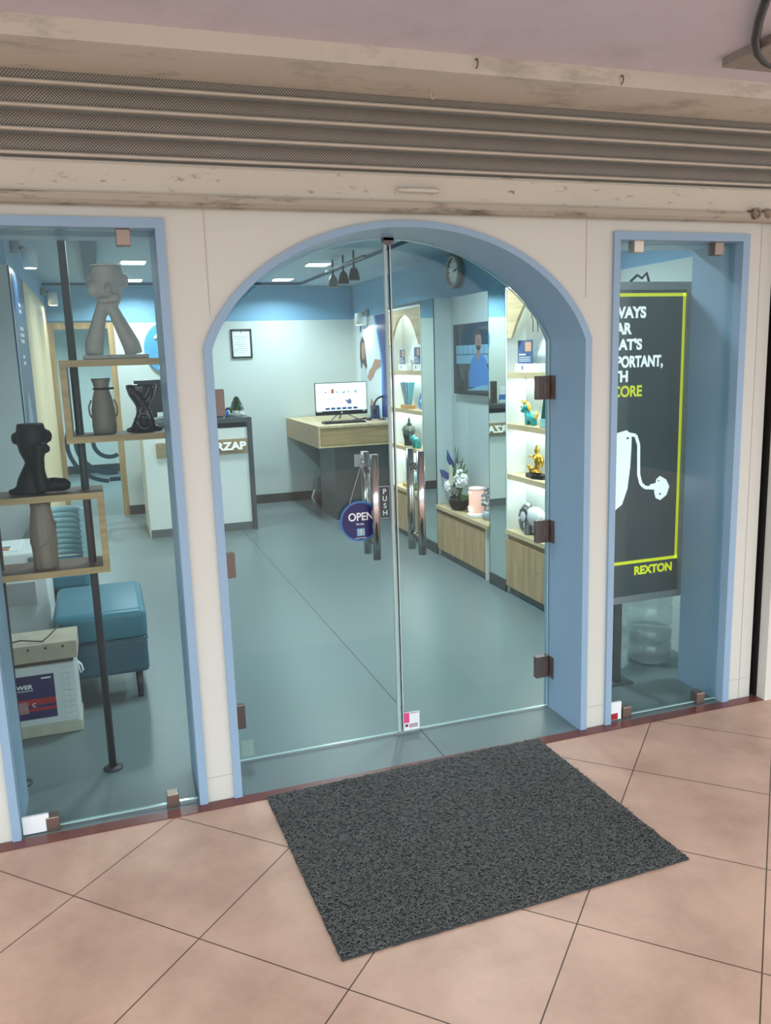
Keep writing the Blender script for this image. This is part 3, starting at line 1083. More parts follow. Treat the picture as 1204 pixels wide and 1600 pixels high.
def wall_can(x, y, z, side, lab, watt=SPOT_W):
    t = thing('wall_spotlight', lab, 'spotlight', (x, y, z), 'white can spotlights on the walls')
    build('bracket', MB().cyl((x, y, z + 0.07), (x + side * 0.05, y, z + 0.07), 0.038, n=20).cyl((x + side * 0.05, y, z + 0.07), (x + side * 0.085, y, z + 0.05), 0.014, n=12), mat('grey_bracket', (150, 160, 166), 0.4), t)
    c = (x + side * 0.105, y, z)
    build('can', MB().lathe(c, [(0.040, -0.06), (0.044, -0.06), (0.044, 0.055), (0.040, 0.06)], 24), M_WHITE, t)
    build('lens', MB().lathe(c, [(0.036, -0.063), (0.036, -0.0605)], 20), mat('lit_lens', (255, 250, 240), 0.4, emit=3.0), t)
    lamp('can_light', t, (c[0], c[1], z - 0.07), watt, 0.06, color=(1, 0.95, 0.86))


wall_can(-0.45, 3.02, 2.285, 1, 'white can spotlight on the left wall above the blue poster')
wall_can(-0.45, 5.9, 2.245, 1, 'white can spotlight on the left wall above the far end of the beige panel')
wall_can(2.80, 5.80, 2.005, -1, 'white can spotlight on the right wall above the tall blue and white poster')
for k, yy in enumerate((1.6, 3.9)):
    pass

# ================================================================== RIGHT WALL UNITS
UX = 2.50       # front plane of the fitted units
NB = 2.64       # back of the niches


def lit_niche(y0, y1, lab, group):
    """white display unit: wood arch, three lit shelves, counter and two doors. y0 < y1"""
    t = thing('display_unit', lab, 'display unit', ((UX + 2.8) / 2, (y0 + y1) / 2, 0), group)
    c = MB()
    c.box(UX, 2.797, y0, y0 + 0.016, 0.08, 2.0)
    c.box(UX, 2.797, y1 - 0.016, y1, 0.08, 2.0)
    c.box(UX, 2.797, y0, y1, 1.992, 2.008)
    c.box(NB, NB + 0.016, y0 + 0.016, y1 - 0.016, 0.40, 1.992)
    build('carcass', c, M_WHITE, t)
    build('top_strip', MB().box(UX + 0.004, 2.797, y0, y1, 2.008, 2.034), M_DKGREY, t)
    # arched wooden fascia
    f = FRX(UX + 0.004)
    ya, yb = y0 + 0.016, y1 - 0.016
    mid, half = (ya + yb) / 2, (yb - ya) / 2 - 0.055
    ar = MB()
    n = 36
    for i in range(n):
        u0 = -half + 2 * half * i / n
        u1 = -half + 2 * half * (i + 1) / n
        z0 = 1.945 - 0.255 * abs(u0 / half) ** 2.1
        z1 = 1.945 - 0.255 * abs(u1 / half) ** 2.1
        v = []
        for dx in (0.0, 0.018):
            for (uu, zz_) in ((u0, z0), (u1, z1), (u1, 1.992), (u0, 1.992)):
                v.append((UX + 0.004 + dx, mid - uu, zz_))
        ar.add(v, [(0, 1, 2, 3), (4, 7, 6, 5), (0, 4, 5, 1)])
    ar.box(UX + 0.004, UX + 0.022, ya, ya + 0.055, 1.69, 1.992)
    ar.box(UX + 0.004, UX + 0.022, yb - 0.055, yb, 1.69, 1.992)
    build('arch_panel', ar, M_OAKY, t)
    for z in (1.475, 1.145, 0.815):
        s = MB().box(UX + 0.002, NB, y0 + 0.016, y1 - 0.016, z - 0.034, z)
        sh_ = build('shelf', s, M_OAKY, t)
        l_ = MB().box(NB - 0.035, NB - 0.022, y0 + 0.03, y1 - 0.03, z - 0.040, z - 0.034)
        build('light_strip', l_, M_LAMP, sh_)
        lamp('strip_light', t, (NB - 0.028, (y0 + y1) / 2, z - 0.045), STRIP_W, 0.02, size_y=(y1 - y0) * 0.9, color=(0.92, 1.0, 0.93), rot=(0, radians(18), 0))
    lamp('arch_light', t, (UX + 0.05, mid, 1.98), STRIP_W * 0.9, 0.02, size_y=(y1 - y0) * 0.8, color=(0.92, 1.0, 0.93), rot=(0, radians(-14), 0))
    build('counter_top', MB().box(UX - 0.008, NB, y0, y1, 0.41, 0.438), M_OAKY, t)
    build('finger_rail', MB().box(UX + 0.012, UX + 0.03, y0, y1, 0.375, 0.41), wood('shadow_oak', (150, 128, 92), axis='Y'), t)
    build('plinth', MB().box(UX + 0.03, 2.797, y0, y1, 0, 0.05), M_GREY, t)
    for (da, db, side) in ((y0 + 0.003, mid - 0.0015, 1), (mid + 0.0015, y1 - 0.003, -1)):
        d = build('cabinet_door', MB().box(UX - 0.004, UX + 0.014, da, db, 0.052, 0.375), M_OAK, t)
        if side == 1:
            ky = db - 0.03
            build('lock', MB().cyl((UX - 0.006, ky, 0.235), (UX - 0.003, ky, 0.235), 0.008, n=14), M_STEEL, d)
    return t


lit_niche(1.20, 2.01, 'white lit display unit with wooden arch nearest the entrance, behind the door hinges', 'lit display units')
lit_niche(3.50, 4.33, 'white lit display unit with wooden arch farther in, beside the desk', 'lit display units')


def mirror(y0, y1, lab):
    t = thing('mirror_pillar', lab, 'mirror', (UX + 0.1, (y0 + y1) / 2, 0), 'mirror clad pillars')
    build('column', MB().box(UX + 0.007, 2.797, y0 + 0.001, y1 - 0.001, 0.0, 2.034), M_WALL, t)
    build('mirror_face', MB().box(UX, UX + 0.006, y0 + 0.003, y1 - 0.003, 0.085, 2.034), M_MIRROR, t)
    build('mirror_edge', MB().box(UX - 0.001, UX + 0.006, y0, y0 + 0.003, 0.085, 2.034).box(UX - 0.001, UX + 0.006, y1 - 0.003, y1, 0.085, 2.034), mat('dark_green_edge', (34, 66, 66), 0.3), t)
    build('side_panel', MB().box(UX + 0.007, 2.647, y0 - 0.002, y0 + 0.001, 0.42, 2.034), M_GLOSSP, t)
    build('base_strip', MB().box(UX - 0.006, UX + 0.007, y0, y1, 0, 0.083), M_BASE, t)


mirror(2.01, 2.262, 'narrow mirror clad pillar with black foot between the flower cabinet and nearer display unit')
mirror(3.225, 3.50, 'narrow mirror clad pillar with black foot beyond the television')

# recess between the pillars
wp = MB().box(2.648, 2.797, 2.262, 3.225, 0.40, 2.034)
tag(build('wall_panel', wp, M_GLOSSP, origin=(2.7, 2.75, 0.41)), 'glossy pale grey panel carrying the television between two mirror pillars', 'wall panel')
sc = thing('storage_cabinet', 'low two door oak cabinet under the television', 'cabinet', (2.65, 2.79, 0))
y0, y1 = 2.345, 3.222
build('carcass', MB().box(UX + 0.02, 2.646, y0, y1, 0.055, 0.37), M_WHITE, sc)
build('end_panel', MB().box(UX + 0.006, 2.646, y0 - 0.012, y0, 0.0, 0.385), M_WHITE, sc)
build('counter_top', MB().box(UX - 0.014, 2.646, y0 - 0.075, y1, 0.385, 0.413), M_OAKY, sc)
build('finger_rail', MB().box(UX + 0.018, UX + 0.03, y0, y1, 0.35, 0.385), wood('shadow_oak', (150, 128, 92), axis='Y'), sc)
build('plinth', MB().box(UX + 0.03, 2.646, y0, y1, 0, 0.055), M_GREY, sc)
md = 2.785
for (da, db, s) in ((y0 + 0.002, md - 0.001, 0), (md + 0.001, y1 - 0.002, 1)):
    d = build('cabinet_door', MB().box(UX - 0.002, UX + 0.018, da, db, 0.055, 0.352), M_OAK, sc)
    if s == 0:
        build('lock', MB().cyl((UX - 0.004, 2.745, 0.215), (UX - 0.001, 2.745, 0.215), 0.008, n=14), M_STEEL, d)

# television
tv = thing('television', 'wall mounted black television showing a man in a blue shirt', 'television', (2.60, 2.62, 1.30))
T0, T1 = 2.285, 3.085
build('case', MB().box(2.603, 2.646, T0, T1, 1.302, 1.822), M_BLACK, tv, bevel=0.003)
f = FRX(2.603)
e_ = 0.16
build('screen', MB().rect(f, -T1 + 0.012, -T0 - 0.012, 1.322, 1.812, 0, 0.001), mat('dark_screen', (26, 36, 46), 0.06, emit=0.12, var=0.3, scale=3), tv)
pic = MB()
yc = -2.63
pic.rect(f, -T1 + 0.06, -T0 - 0.02, 1.53, 1.665, 0.001, 0.0015, 0)          # pale window band
for k in range(7):
    pic.rect(f, -T1 + 0.09 + k * 0.09, -T1 + 0.098 + k * 0.09, 1.60, 1.66, 0.0015, 0.0018, 1)
pic.rect(f, -T1 + 0.06, -T0 - 0.02, 1.592, 1.602, 0.0015, 0.0018, 1)
sh_pts = [(yc - 0.17, 1.36), (yc - 0.165, 1.47), (yc - 0.12, 1.56), (yc - 0.04, 1.605), (yc + 0.04, 1.605), (yc + 0.12, 1.56), (yc + 0.165, 1.47), (yc + 0.17, 1.36)]
pic.poly(f, sh_pts, 0.0018, 0.0024, 2)
pic.poly(f, [(yc - 0.035, 1.60), (yc, 1.545), (yc + 0.035, 1.60), (yc + 0.03, 1.65), (yc - 0.03, 1.65)], 0.0024, 0.0028, 3)
pic.disc(f, yc, 1.69, 0.052, 0.0026, 0.003, 3, rv=0.072)
pic.poly(f, [(yc - 0.055, 1.70), (yc - 0.05, 1.755), (yc, 1.775), (yc + 0.05, 1.755), (yc + 0.055, 1.70), (yc + 0.04, 1.735), (yc - 0.04, 1.735)], 0.003, 0.0034, 4)
pic.poly(f, [(yc - 0.04, 1.655), (yc - 0.03, 1.635), (yc, 1.622), (yc + 0.03, 1.635), (yc + 0.04, 1.655), (yc + 0.015, 1.66), (yc - 0.015, 1.66)], 0.003, 0.0034, 4)
for s in (-1, 1):
    pic.disc(f, yc + s * 0.02, 1.70, 0.008, 0.003, 0.0034, 4, n=12, rv=0.004)
pic.poly(f, [(yc - 0.004, 1.70), (yc + 0.004, 1.70), (yc + 0.009, 1.672), (yc - 0.009, 1.672)], 0.003, 0.0033, 5)
pic.poly(f, [(yc - 0.21, 1.335), (-T0 - 0.02, 1.345), (-T0 - 0.02, 1.39), (yc + 0.05, 1.375)], 0.003, 0.0034, 0)
for k, (px, w_, h_) in enumerate(((-3.0, 0.05, 0.17), (-2.93, 0.035, 0.10), (-2.86, 0.02, 0.16))):
    pic.poly(f, [(px - w_, 1.325), (px + w_, 1.325), (px + w_ * 0.7, 1.325 + h_ * 0.7), (px, 1.325 + h_), (px - w_ * 0.7, 1.325 + h_ * 0.7)], 0.0024, 0.0028, 4)
build('picture', pic, [mat('screen_pale_blue', (96, 146, 172), 0.3, emit=0.12), mat('screen_grey_blue', (58, 88, 108), 0.3, emit=0.08),
                       mat('screen_shirt_blue', (40, 104, 168), 0.3, emit=0.15), mat('screen_skin', (126, 98, 90), 0.3, emit=0.12), mat('screen_dark', (28, 27, 30), 0.3), mat('screen_skin_dark', (98, 74, 68), 0.3, emit=0.08)], tv)

# clock
ck = thing('wall_clock', 'round white wall clock with champagne rim high on the blue right wall', 'clock', (2.79, 3.42, 2.25))
f = FRX(2.80)
build('rim', MB().tube([(2.79 - 0.03, 3.42 + 0.118 * cos(q), 2.252 + 0.118 * sin(q)) for q in [2 * pi * i / 40 for i in range(40)]], 0.017, 10, closed=True).disc(f, -3.42, 2.252, 0.128, 0, 0.034), M_CLOCKRIM, ck)
build('dial', MB().disc(f, -3.42, 2.252, 0.108, 0.034, 0.038), M_INK, ck)
for i in range(12):
    q_ = 2 * pi * i / 12
    build('hour_mark', MB().disc(f, -3.42 + 0.088 * sin(q_), 2.252 + 0.088 * cos(q_), 0.006, 0.038, 0.039, n=8, rv=0.010), M_BLACK, ck)
hm = MB().poly(f, [(-3.425, 2.248), (-3.415, 2.256), (-3.355, 2.262), (-3.355, 2.256)], 0.039, 0.041)
build('hour_hand', hm, M_BLACK, ck)
hm = MB().poly(f, [(-3.425, 2.246), (-3.417, 2.258), (-3.34, 2.275), (-3.34, 2.270)], 0.041, 0.043)
build('minute_hand', hm, M_BLACK, ck)

# poster on the right wall beside the desk
f = FRX(2.797)
po_ = thing('wall_poster', 'tall poster with woman shaking a hand and blue curved side on the right wall', 'poster', (2.797, 5.2, 1.4))
build('sheet', MB().rect(f, -6.25, -4.36, 0.98, 2.03, 0, 0.002), mat('poster_white', (216, 230, 236), 0.4, var=0.01), po_)
cv = [(-4.36, 0.98), (-4.36, 2.03), (-5.58, 2.03)]
edge = [(-5.58 + 0.22 * sin(pi * 0.5 * min(1, t * 1.6)) - 0.10 * max(0, t - 0.5), 2.03 - 1.05 * t) for t in [i / 20 for i in range(21)]]
build('blue_field', MB().poly(f, cv[:2] + edge, 0.002, 0.003), mat('royal_blue_print', (34, 58, 128), 0.35), po_)
band = MB()
for i in range(20):
    (a0, b0), (a1, b1) = edge[i], edge[i + 1]
    band.poly(f, [(a0 - 0.012, b0), (a0 + 0.045, b0), (a1 + 0.045, b1), (a1 - 0.012, b1)], 0.003, 0.0035)
build('light_blue_curve', band, mat('bright_blue_print', (40, 130, 214), 0.35), po_)
t = MB().text(f, 'HEARZAP', -5.99, 1.905, 0.20, 0.038, 0.002, 0.003, bold=0.02)
t.disc(f, -6.06, 1.92, 0.035, 0.002, 0.003, rv=0.05)
build('logo', t, M_SLATEBLUE, po_)
t = MB()
t.poly(f, [(-6.10, 1.48), (-6.13, 1.60), (-6.11, 1.76), (-6.03, 1.83), (-5.95, 1.78), (-5.91, 1.62), (-5.88, 1.50), (-5.94, 1.44)], 0.002, 0.0028)
build('woman_hair', t, M_HAIR, po_)
build('woman_face', MB().disc(f, -6.005, 1.67, 0.062, 0.0028, 0.0034, rv=0.095), M_SKIN, po_)
build('woman_dress', MB().poly(f, [(-6.12, 0.99), (-6.10, 1.44), (-6.02, 1.54), (-5.93, 1.48), (-5.86, 1.40), (-5.90, 0.99)], 0.0032, 0.0038), mat('printed_pale_dress', (192, 208, 218), 0.4), po_)
t = MB()
t.poly(f, [(-5.87, 1.38), (-5.80, 1.46), (-5.70, 1.50), (-5.60, 1.58), (-5.40, 1.57), (-5.40, 1.50), (-5.58, 1.46), (-5.66, 1.40), (-5.80, 1.34)], 0.0038, 0.0044)
t.poly(f, [(-5.82, 1.05), (-5.76, 1.16), (-5.68, 1.12), (-5.66, 1.02), (-5.74, 0.99)], 0.0038, 0.0044)
build('hands', t, M_SKIN, po_)
t = MB()
for z in (1.62, 1.595, 1.45, 1.425):
    t.rect(f, -5.22, -5.0, z, z + 0.012, 0.003, 0.0035)
build('lettering', t, M_INK, po_)

# ================================================================== THINGS ON THE SHELVES


def stand_card(x, y, z, w, h, m_card, lab, grp, extra=None):
    """white stand block with an upright printed card"""
    t = thing('display_card', lab, 'display card', (x, y, z), grp)
    build('stand', MB().box(x - 0.02, x + 0.03, y - w, y + w * 0.62, z + 0.0005, z + 0.055), M_INK, t, bevel=0.002)
    f = FRX(x - 0.012)
    build('card', MB().box(x - 0.012, x - 0.008, y - w * 0.5, y + w * 0.5, z + 0.055, z + 0.055 + h), m_card, t)
    s = MB()
    s.rect(f, -y - w * 0.40, -y + w * 0.05, z + 0.055 + h * 0.36, z + 0.055 + h * 0.42, 0, 0.001)
    for k in range(3):
        s.rect(f, -y - w * 0.40, -y + w * 0.38, z + 0.055 + h * (0.10 + 0.08 * k), z + 0.055 + h * (0.125 + 0.08 * k), 0, 0.001)
    build('lettering', s, M_INK, t)
    s = MB().rect(f, -y + w * 0.02, -y + w * 0.42, z + 0.055 + h * 0.52, z + 0.055 + h * 0.92, 0, 0.001)
    build('picture', s, mat('printed_peach', (214, 160, 128), 0.4), t)
    build('emblem', MB().disc(FRX(x - 0.0205), -y - w * 0.1, z + 0.03, 0.010, 0, 0.001, rv=0.014), M_MIDBLUE, t)
    return t


SX = 2.565
stand_card(SX, 1.848, 1.475, 0.19, 0.145, M_SLATEBLUE, 'blue printed card on a white stand on the top shelf of the nearer display unit', 'printed cards on stands')
stand_card(SX, 4.095, 1.475, 0.12, 0.125, mat('greyblue_print', (88, 100, 128), 0.4), 'narrower grey blue card on a white stand on the top shelf of the farther unit', 'printed cards on stands')
stand_card(SX, 3.735, 1.475, 0.13, 0.14, M_SLATEBLUE, 'blue card on white stand on the top shelf of the farther unit by the mirror', 'printed cards on stands')
q = MB()
for (ya, sgn) in ((1.70, 1), (1.68, -1)):
    pts = [(SX - 0.005, ya - 0.02 * sgn + 0.03 * sin(3 * t), 1.53 + 0.10 * t) for t in [i / 8 for i in range(9)]]
    q.tube(pts, 0.0018, 5)
tag(build('sound_tube', q, mat('grey_tube', (120, 150, 160), 0.3), origin=(SX, 1.69, 1.53)), 'thin curled grey tubes standing beside the blue card on the top shelf', 'tubing')
q = MB()
for dy in (0.0, -0.055):
    pts = [(UX + 0.07 + 0.002 * t, 1.80 + dy + 0.018 * sin(2.0 * t + dy * 40) * (1 - t / 10), 1.915 - 0.024 * t) for t in range(9)]
    q.tube(pts, 0.0025, 6)
q.box(UX + 0.035, UX + 0.09, 1.735, 1.82, 1.905, 1.93)
tag(build('hanging_wire', q, M_BLACK, origin=(UX + 0.07, 1.78, 1.9)), 'thin dark wires hanging from a small connector behind the wooden arch of the nearer unit', 'wire')

# turquoise horse figurine with yellow mane
fg = thing('horse_figurine', 'turquoise horse figurine with yellow mane and tail on the second shelf', 'figurine', (SX, 1.80, 1.145))
q = MB()
by, bz = 1.79, 1.145
q.ball((SX, by, bz + 0.045), (0.026, 0.052, 0.026))
for dy in (-0.035, 0.035):
    for dx in (-0.012, 0.012):
        q.cyl((SX + dx, by + dy, bz + 0.001), (SX + dx, by + dy, bz + 0.04), 0.013, 0.011, n=10)
q.tube([(SX, by + 0.035, bz + 0.05), (SX, by + 0.05, bz + 0.075), (SX, by + 0.055, bz + 0.10)], [0.024, 0.020, 0.022], 12)
q.ball((SX, by + 0.062, bz + 0.108), (0.026, 0.034, 0.026))
q.ball((SX - 0.004, by + 0.095, bz + 0.088), (0.018, 0.022, 0.016))
build('body', q, M_TURQ, fg, remesh=0.005, smooth_it=3)
q = MB()
q.tube([(SX, by + 0.075, bz + 0.135), (SX, by + 0.10, bz + 0.150), (SX, by + 0.125, bz + 0.145)], [0.016, 0.014, 0.006], 10)
q.tube([(SX, by + 0.05, bz + 0.14), (SX, by + 0.028, bz + 0.12), (SX, by + 0.018, bz + 0.09)], [0.012, 0.014, 0.008], 10)
build('mane', q, M_YEL, fg, remesh=0.005, smooth_it=2)
build('tail', MB().tube([(SX, by - 0.045, bz + 0.05), (SX, by - 0.068, bz + 0.05), (SX, by - 0.078, bz + 0.07), (SX, by - 0.07, bz + 0.09)], [0.008, 0.010, 0.012, 0.004], 10), M_YEL, fg)
q = MB()
q.ball((SX - 0.024, by + 0.075, bz + 0.115), (0.006, 0.011, 0.011))
build('eye', q, M_INK, fg)
build('pupil', MB().ball((SX - 0.030, by + 0.077, bz + 0.115), (0.003, 0.005, 0.006)), M_BLACK, fg)
q = MB()
q.add([(SX - 0.03, 1.625, 1.146), (SX + 0.03, 1.625, 1.146), (SX + 0.03, 1.535, 1.146), (SX - 0.03, 1.535, 1.146),
       (SX - 0.012, 1.605, 1.36), (SX + 0.012, 1.605, 1.36), (SX + 0.012, 1.54, 1.36), (SX - 0.012, 1.54, 1.36)],
      [(0, 3, 2, 1), (4, 5, 6, 7), (0, 1, 5, 4), (1, 2, 6, 5), (2, 3, 7, 6), (3, 0, 4, 7)])
gt = thing('glass_trophy', 'dark green tapered glass award on the second shelf beside the horse figurine', 'trophy', (SX, 1.58, 1.145))
build('block', q, mat('dark_green_glass', (40, 78, 76), 0.08, coat=0.5), gt)
build('label_plate', MB().box(SX - 0.034, SX - 0.030, 1.555, 1.615, 1.149, 1.20), mat('pale_teal_plate', (140, 190, 190), 0.2), gt)

# golden statuette
gs = thing('gold_statuette', 'gold statuette of a standing musician on a black base on the third shelf', 'statuette', (SX, 1.73, 0.815))
q = MB().poly(Frame((SX, 1.725, 0.8155), (0, 1, 0), (1, 0, 0), (0, 0, 1)), [(0.11 * cos(2 * pi * i / 6 + 0.3), 0.048 * sin(2 * pi * i / 6 + 0.3)) for i in range(6)], 0, 0.028)
build('base', q, M_BLACK, gs, bevel=0.004)
q = MB()
z = 0.8435
q.ball((SX, 1.725, z + 0.012), (0.028, 0.06, 0.014))
q.tube([(SX + 0.005, 1.715, z), (SX, 1.712, z + 0.035), (SX, 1.705, z + 0.07)], [0.012, 0.015, 0.018], 10)
q.tube([(SX - 0.005, 1.738, z), (SX, 1.726, z + 0.03), (SX, 1.708, z + 0.065)], [0.011, 0.013, 0.016], 10)
q.ball((SX, 1.705, z + 0.082), (0.022, 0.030, 0.022))
q.tube([(SX, 1.705, z + 0.08), (SX, 1.702, z + 0.11), (SX, 1.708, z + 0.128)], [0.022, 0.024, 0.014], 12)
q.ball((SX - 0.002, 1.712, z + 0.145), (0.016, 0.017, 0.019))
q.tube([(SX, 1.712, z + 0.157), (SX, 1.712, z + 0.172), (SX, 1.712, z + 0.186)], [0.016, 0.010, 0.003], 10)
q.tube([(SX - 0.018, 1.69, z + 0.12), (SX - 0.034, 1.682, z + 0.10), (SX - 0.036, 1.70, z + 0.105)], [0.009, 0.008, 0.006], 8)
q.tube([(SX + 0.0, 1.728, z + 0.12), (SX - 0.02, 1.745, z + 0.105), (SX - 0.036, 1.732, z + 0.112)], [0.009, 0.008, 0.006], 8)
q.tube([(SX + 0.012, 1.685, z + 0.12), (SX + 0.012, 1.662, z + 0.085), (SX + 0.010, 1.672, z + 0.04)], [0.007, 0.012, 0.006], 8, flat=0.5)
build('figure', q, M_GOLD, gs, remesh=0.004, smooth_it=1)
build('flute', MB().cyl((SX - 0.040, 1.675, z + 0.104), (SX - 0.034, 1.765, z + 0.112), 0.0035, n=8), M_GOLD, gs)
q = MB()
q.ball((SX - 0.012, 1.765, z + 0.026), (0.016, 0.028, 0.018))
q.ball((SX - 0.016, 1.792, z + 0.042), (0.010, 0.012, 0.011))
for dy in (-0.015, 0.015):
    q.cyl((SX - 0.012, 1.765 + dy, z), (SX - 0.012, 1.765 + dy, z + 0.018), 0.006, n=8)
build('calf', q, M_GOLD, gs, remesh=0.0035, smooth_it=1)

# elephant
el = thing('elephant_figurine', 'silver and white elephant figurine standing on the counter of the nearer display unit', 'figurine', (SX, 1.80, 0.438))
z = 0.4385
q = MB()
q.ball((SX, 1.72, z + 0.125), (0.048, 0.105, 0.066))
build('saddle_body', q, M_PEARL, el)
q = MB()
for dy in (-0.065, 0.075):
    for dx in (-0.022, 0.022):
        q.tube([(SX + dx, 1.72 + dy, z), (SX + dx, 1.72 + dy, z + 0.012), (SX + dx, 1.72 + dy, z + 0.06), (SX + dx, 1.72 + dy * 0.9, z + 0.11)], [0.025, 0.024, 0.021, 0.028], 14)
q.ball((SX, 1.845, z + 0.142), (0.042, 0.046, 0.052))
q.ball((SX, 1.835, z + 0.180), (0.030, 0.030, 0.022))
q.tube([(SX - 0.002, 1.880, z + 0.135), (SX - 0.004, 1.908, z + 0.105), (SX - 0.004, 1.914, z + 0.06), (SX - 0.004, 1.906, z + 0.022), (SX - 0.004, 1.885, z + 0.012)], [0.030, 0.023, 0.017, 0.013, 0.010], 14)
build('head_and_legs', q, M_SILVER, el, remesh=0.006, smooth_it=2)
rt = Matrix.Rotation(radians(12), 3, 'Z')
e2 = MB().ball((SX - 0.046, 1.800, z + 0.132), (0.009, 0.042, 0.052), rot=rt)
build('ear', e2, mat('silver_ear', (120, 120, 122), 0.3, metal=0.6, var=0.3, scale=60), el)
e2 = MB().ball((SX - 0.053, 1.798, z + 0.120), (0.006, 0.026, 0.034), rot=rt)
build('ear_lining', e2, M_PEARL, el)
build('tusk', MB().tube([(SX - 0.026, 1.878, z + 0.105), (SX - 0.032, 1.898, z + 0.080), (SX - 0.034, 1.912, z + 0.075)], [0.007, 0.006, 0.002], 8), M_PEARL, el)
build('tail', MB().tube([(SX - 0.01, 1.622, z + 0.15), (SX - 0.03, 1.616, z + 0.12), (SX - 0.032, 1.624, z + 0.08)], [0.005, 0.004, 0.003], 8), M_SILVER, el)
build('eye', MB().ball((SX - 0.040, 1.862, z + 0.150), (0.005, 0.007, 0.006)), M_BLACK, el)

# farther unit: trophy, plate, head, small elephant
tp = thing('trophy', 'blue fluted glass trophy on a wooden block in the farther display unit', 'trophy', (SX, 4.02, 1.145))
build('wood_block', MB().box(SX - 0.04, SX + 0.03, 3.90, 4.095, 1.1455, 1.178), wood('amber_wood', (206, 158, 92), axis='Y'), tp, bevel=0.003)
q = MB()
for i in range(6):
    q.add([(SX - 0.02, 3.955 + 0.014 * i + 0.001, 1.178), (SX + 0.015, 3.955 + 0.014 * i, 1.178), (SX + 0.015, 3.969 + 0.014 * i, 1.178), (SX - 0.02, 3.967 + 0.014 * i, 1.178),
           (SX - 0.034, 3.885 + 0.040 * i + 0.004, 1.375 - 0.006 * (i % 2)), (SX + 0.02, 3.885 + 0.040 * i, 1.375), (SX + 0.02, 3.924 + 0.040 * i, 1.375), (SX - 0.030, 3.922 + 0.040 * i, 1.375 - 0.006 * (i % 2))],
          [(0, 3, 2, 1), (4, 5, 6, 7), (0, 1, 5, 4), (1, 2, 6, 5), (2, 3, 7, 6), (3, 0, 4, 7)], i % 2)
build('glass_flutes', q, [mat('aqua_glass', (96, 172, 190), 0.1, coat=0.5), mat('blue_black_glass', (52, 84, 108), 0.1, coat=0.5)], tp)
pl = thing('blue_plate', 'round blue plate leaning on the back of the farther display unit', 'plate', (SX + 0.04, 3.73, 1.146))
fr = Frame((SX + 0.03, 3.72, 1.235), (0, -1, 0), (0.25, 0, 0.97), (-0.97, 0, 0.25))
build('dish', MB().disc(fr, 0, 0, 0.088, -0.004, 0.004), mat('cobalt_glaze', (44, 112, 176), 0.2, coat=0.4), pl)
q = MB().poly(fr, [(-0.055, -0.02), (0.0, 0.045), (0.055, 0.02), (0.03, -0.045)], 0.004, 0.006)
build('painted_motif', q, mat('pale_blue_motif', (130, 190, 220), 0.3), pl)

bh = thing('stone_head', 'dark head sculpture with curled headdress on the third shelf of the farther unit', 'sculpture', (SX, 4.03, 0.815))
z = 0.8155
q = MB()
q.tube([(SX, 4.03, z), (SX, 4.03, z + 0.03), (SX, 4.03, z + 0.07)], [0.038, 0.034, 0.040], 18)
q.ball((SX, 4.035, z + 0.105), (0.044, 0.052, 0.062))
q.ball((SX, 4.086, z + 0.098), (0.010, 0.014, 0.012))
q.ball((SX, 4.070, z + 0.066), (0.024, 0.022, 0.016))
q.ball((SX, 4.083, z + 0.076), (0.012, 0.008, 0.006))
build('face', q, mat('dark_stone', (46, 46, 46), 0.4, var=0.1), bh, remesh=0.005, smooth_it=2)
q = MB()
q.ball((SX, 4.005, z + 0.135), (0.056, 0.066, 0.050))
random.seed(11)
for i in range(60):
    aa, bb = random.uniform(0, 2 * pi), random.uniform(0.0, 1.35)
    q.ball((SX + 0.054 * cos(aa) * cos(bb), 4.005 + 0.064 * sin(aa) * cos(bb), z + 0.135 + 0.048 * sin(bb)), 0.009, n=8, k=6)
build('curls', q, mat('grey_green_curls', (104, 112, 104), 0.4, var=0.3, scale=60), bh)
build('topknot', MB().lathe((SX, 3.995, z + 0.175), [(0.026, 0), (0.022, 0.018), (0.009, 0.035), (0.012, 0.05), (0.002, 0.082)], 14), mat('dark_stone', (46, 46, 46), 0.4), bh)
te = thing('elephant_figurine', 'small turquoise elephant figurine with raised trunk beside the dark head sculpture', 'figurine', (SX, 3.81, 0.815))
q = MB()
q.ball((SX - 0.01, 3.80, z + 0.06), (0.034, 0.055, 0.036))
for dy in (-0.035, 0.035):
    for dx in (-0.014, 0.014):
        q.cyl((SX - 0.01 + dx, 3.80 + dy, z), (SX - 0.01 + dx, 3.80 + dy, z + 0.05), 0.015, n=10)
q.ball((SX - 0.01, 3.862, z + 0.075), (0.028, 0.028, 0.03))
q.tube([(SX - 0.012, 3.882, z + 0.065), (SX - 0.014, 3.91, z + 0.05), (SX - 0.014, 3.935, z + 0.07), (SX - 0.014, 3.935, z + 0.10), (SX - 0.014, 3.915, z + 0.108)], [0.016, 0.012, 0.010, 0.009, 0.007], 10)
build('body', q, M_TURQ, te, remesh=0.005, smooth_it=2)
build('ear', MB().ball((SX - 0.042, 3.845, z + 0.072), (0.006, 0.022, 0.026)), M_TURQ, te)
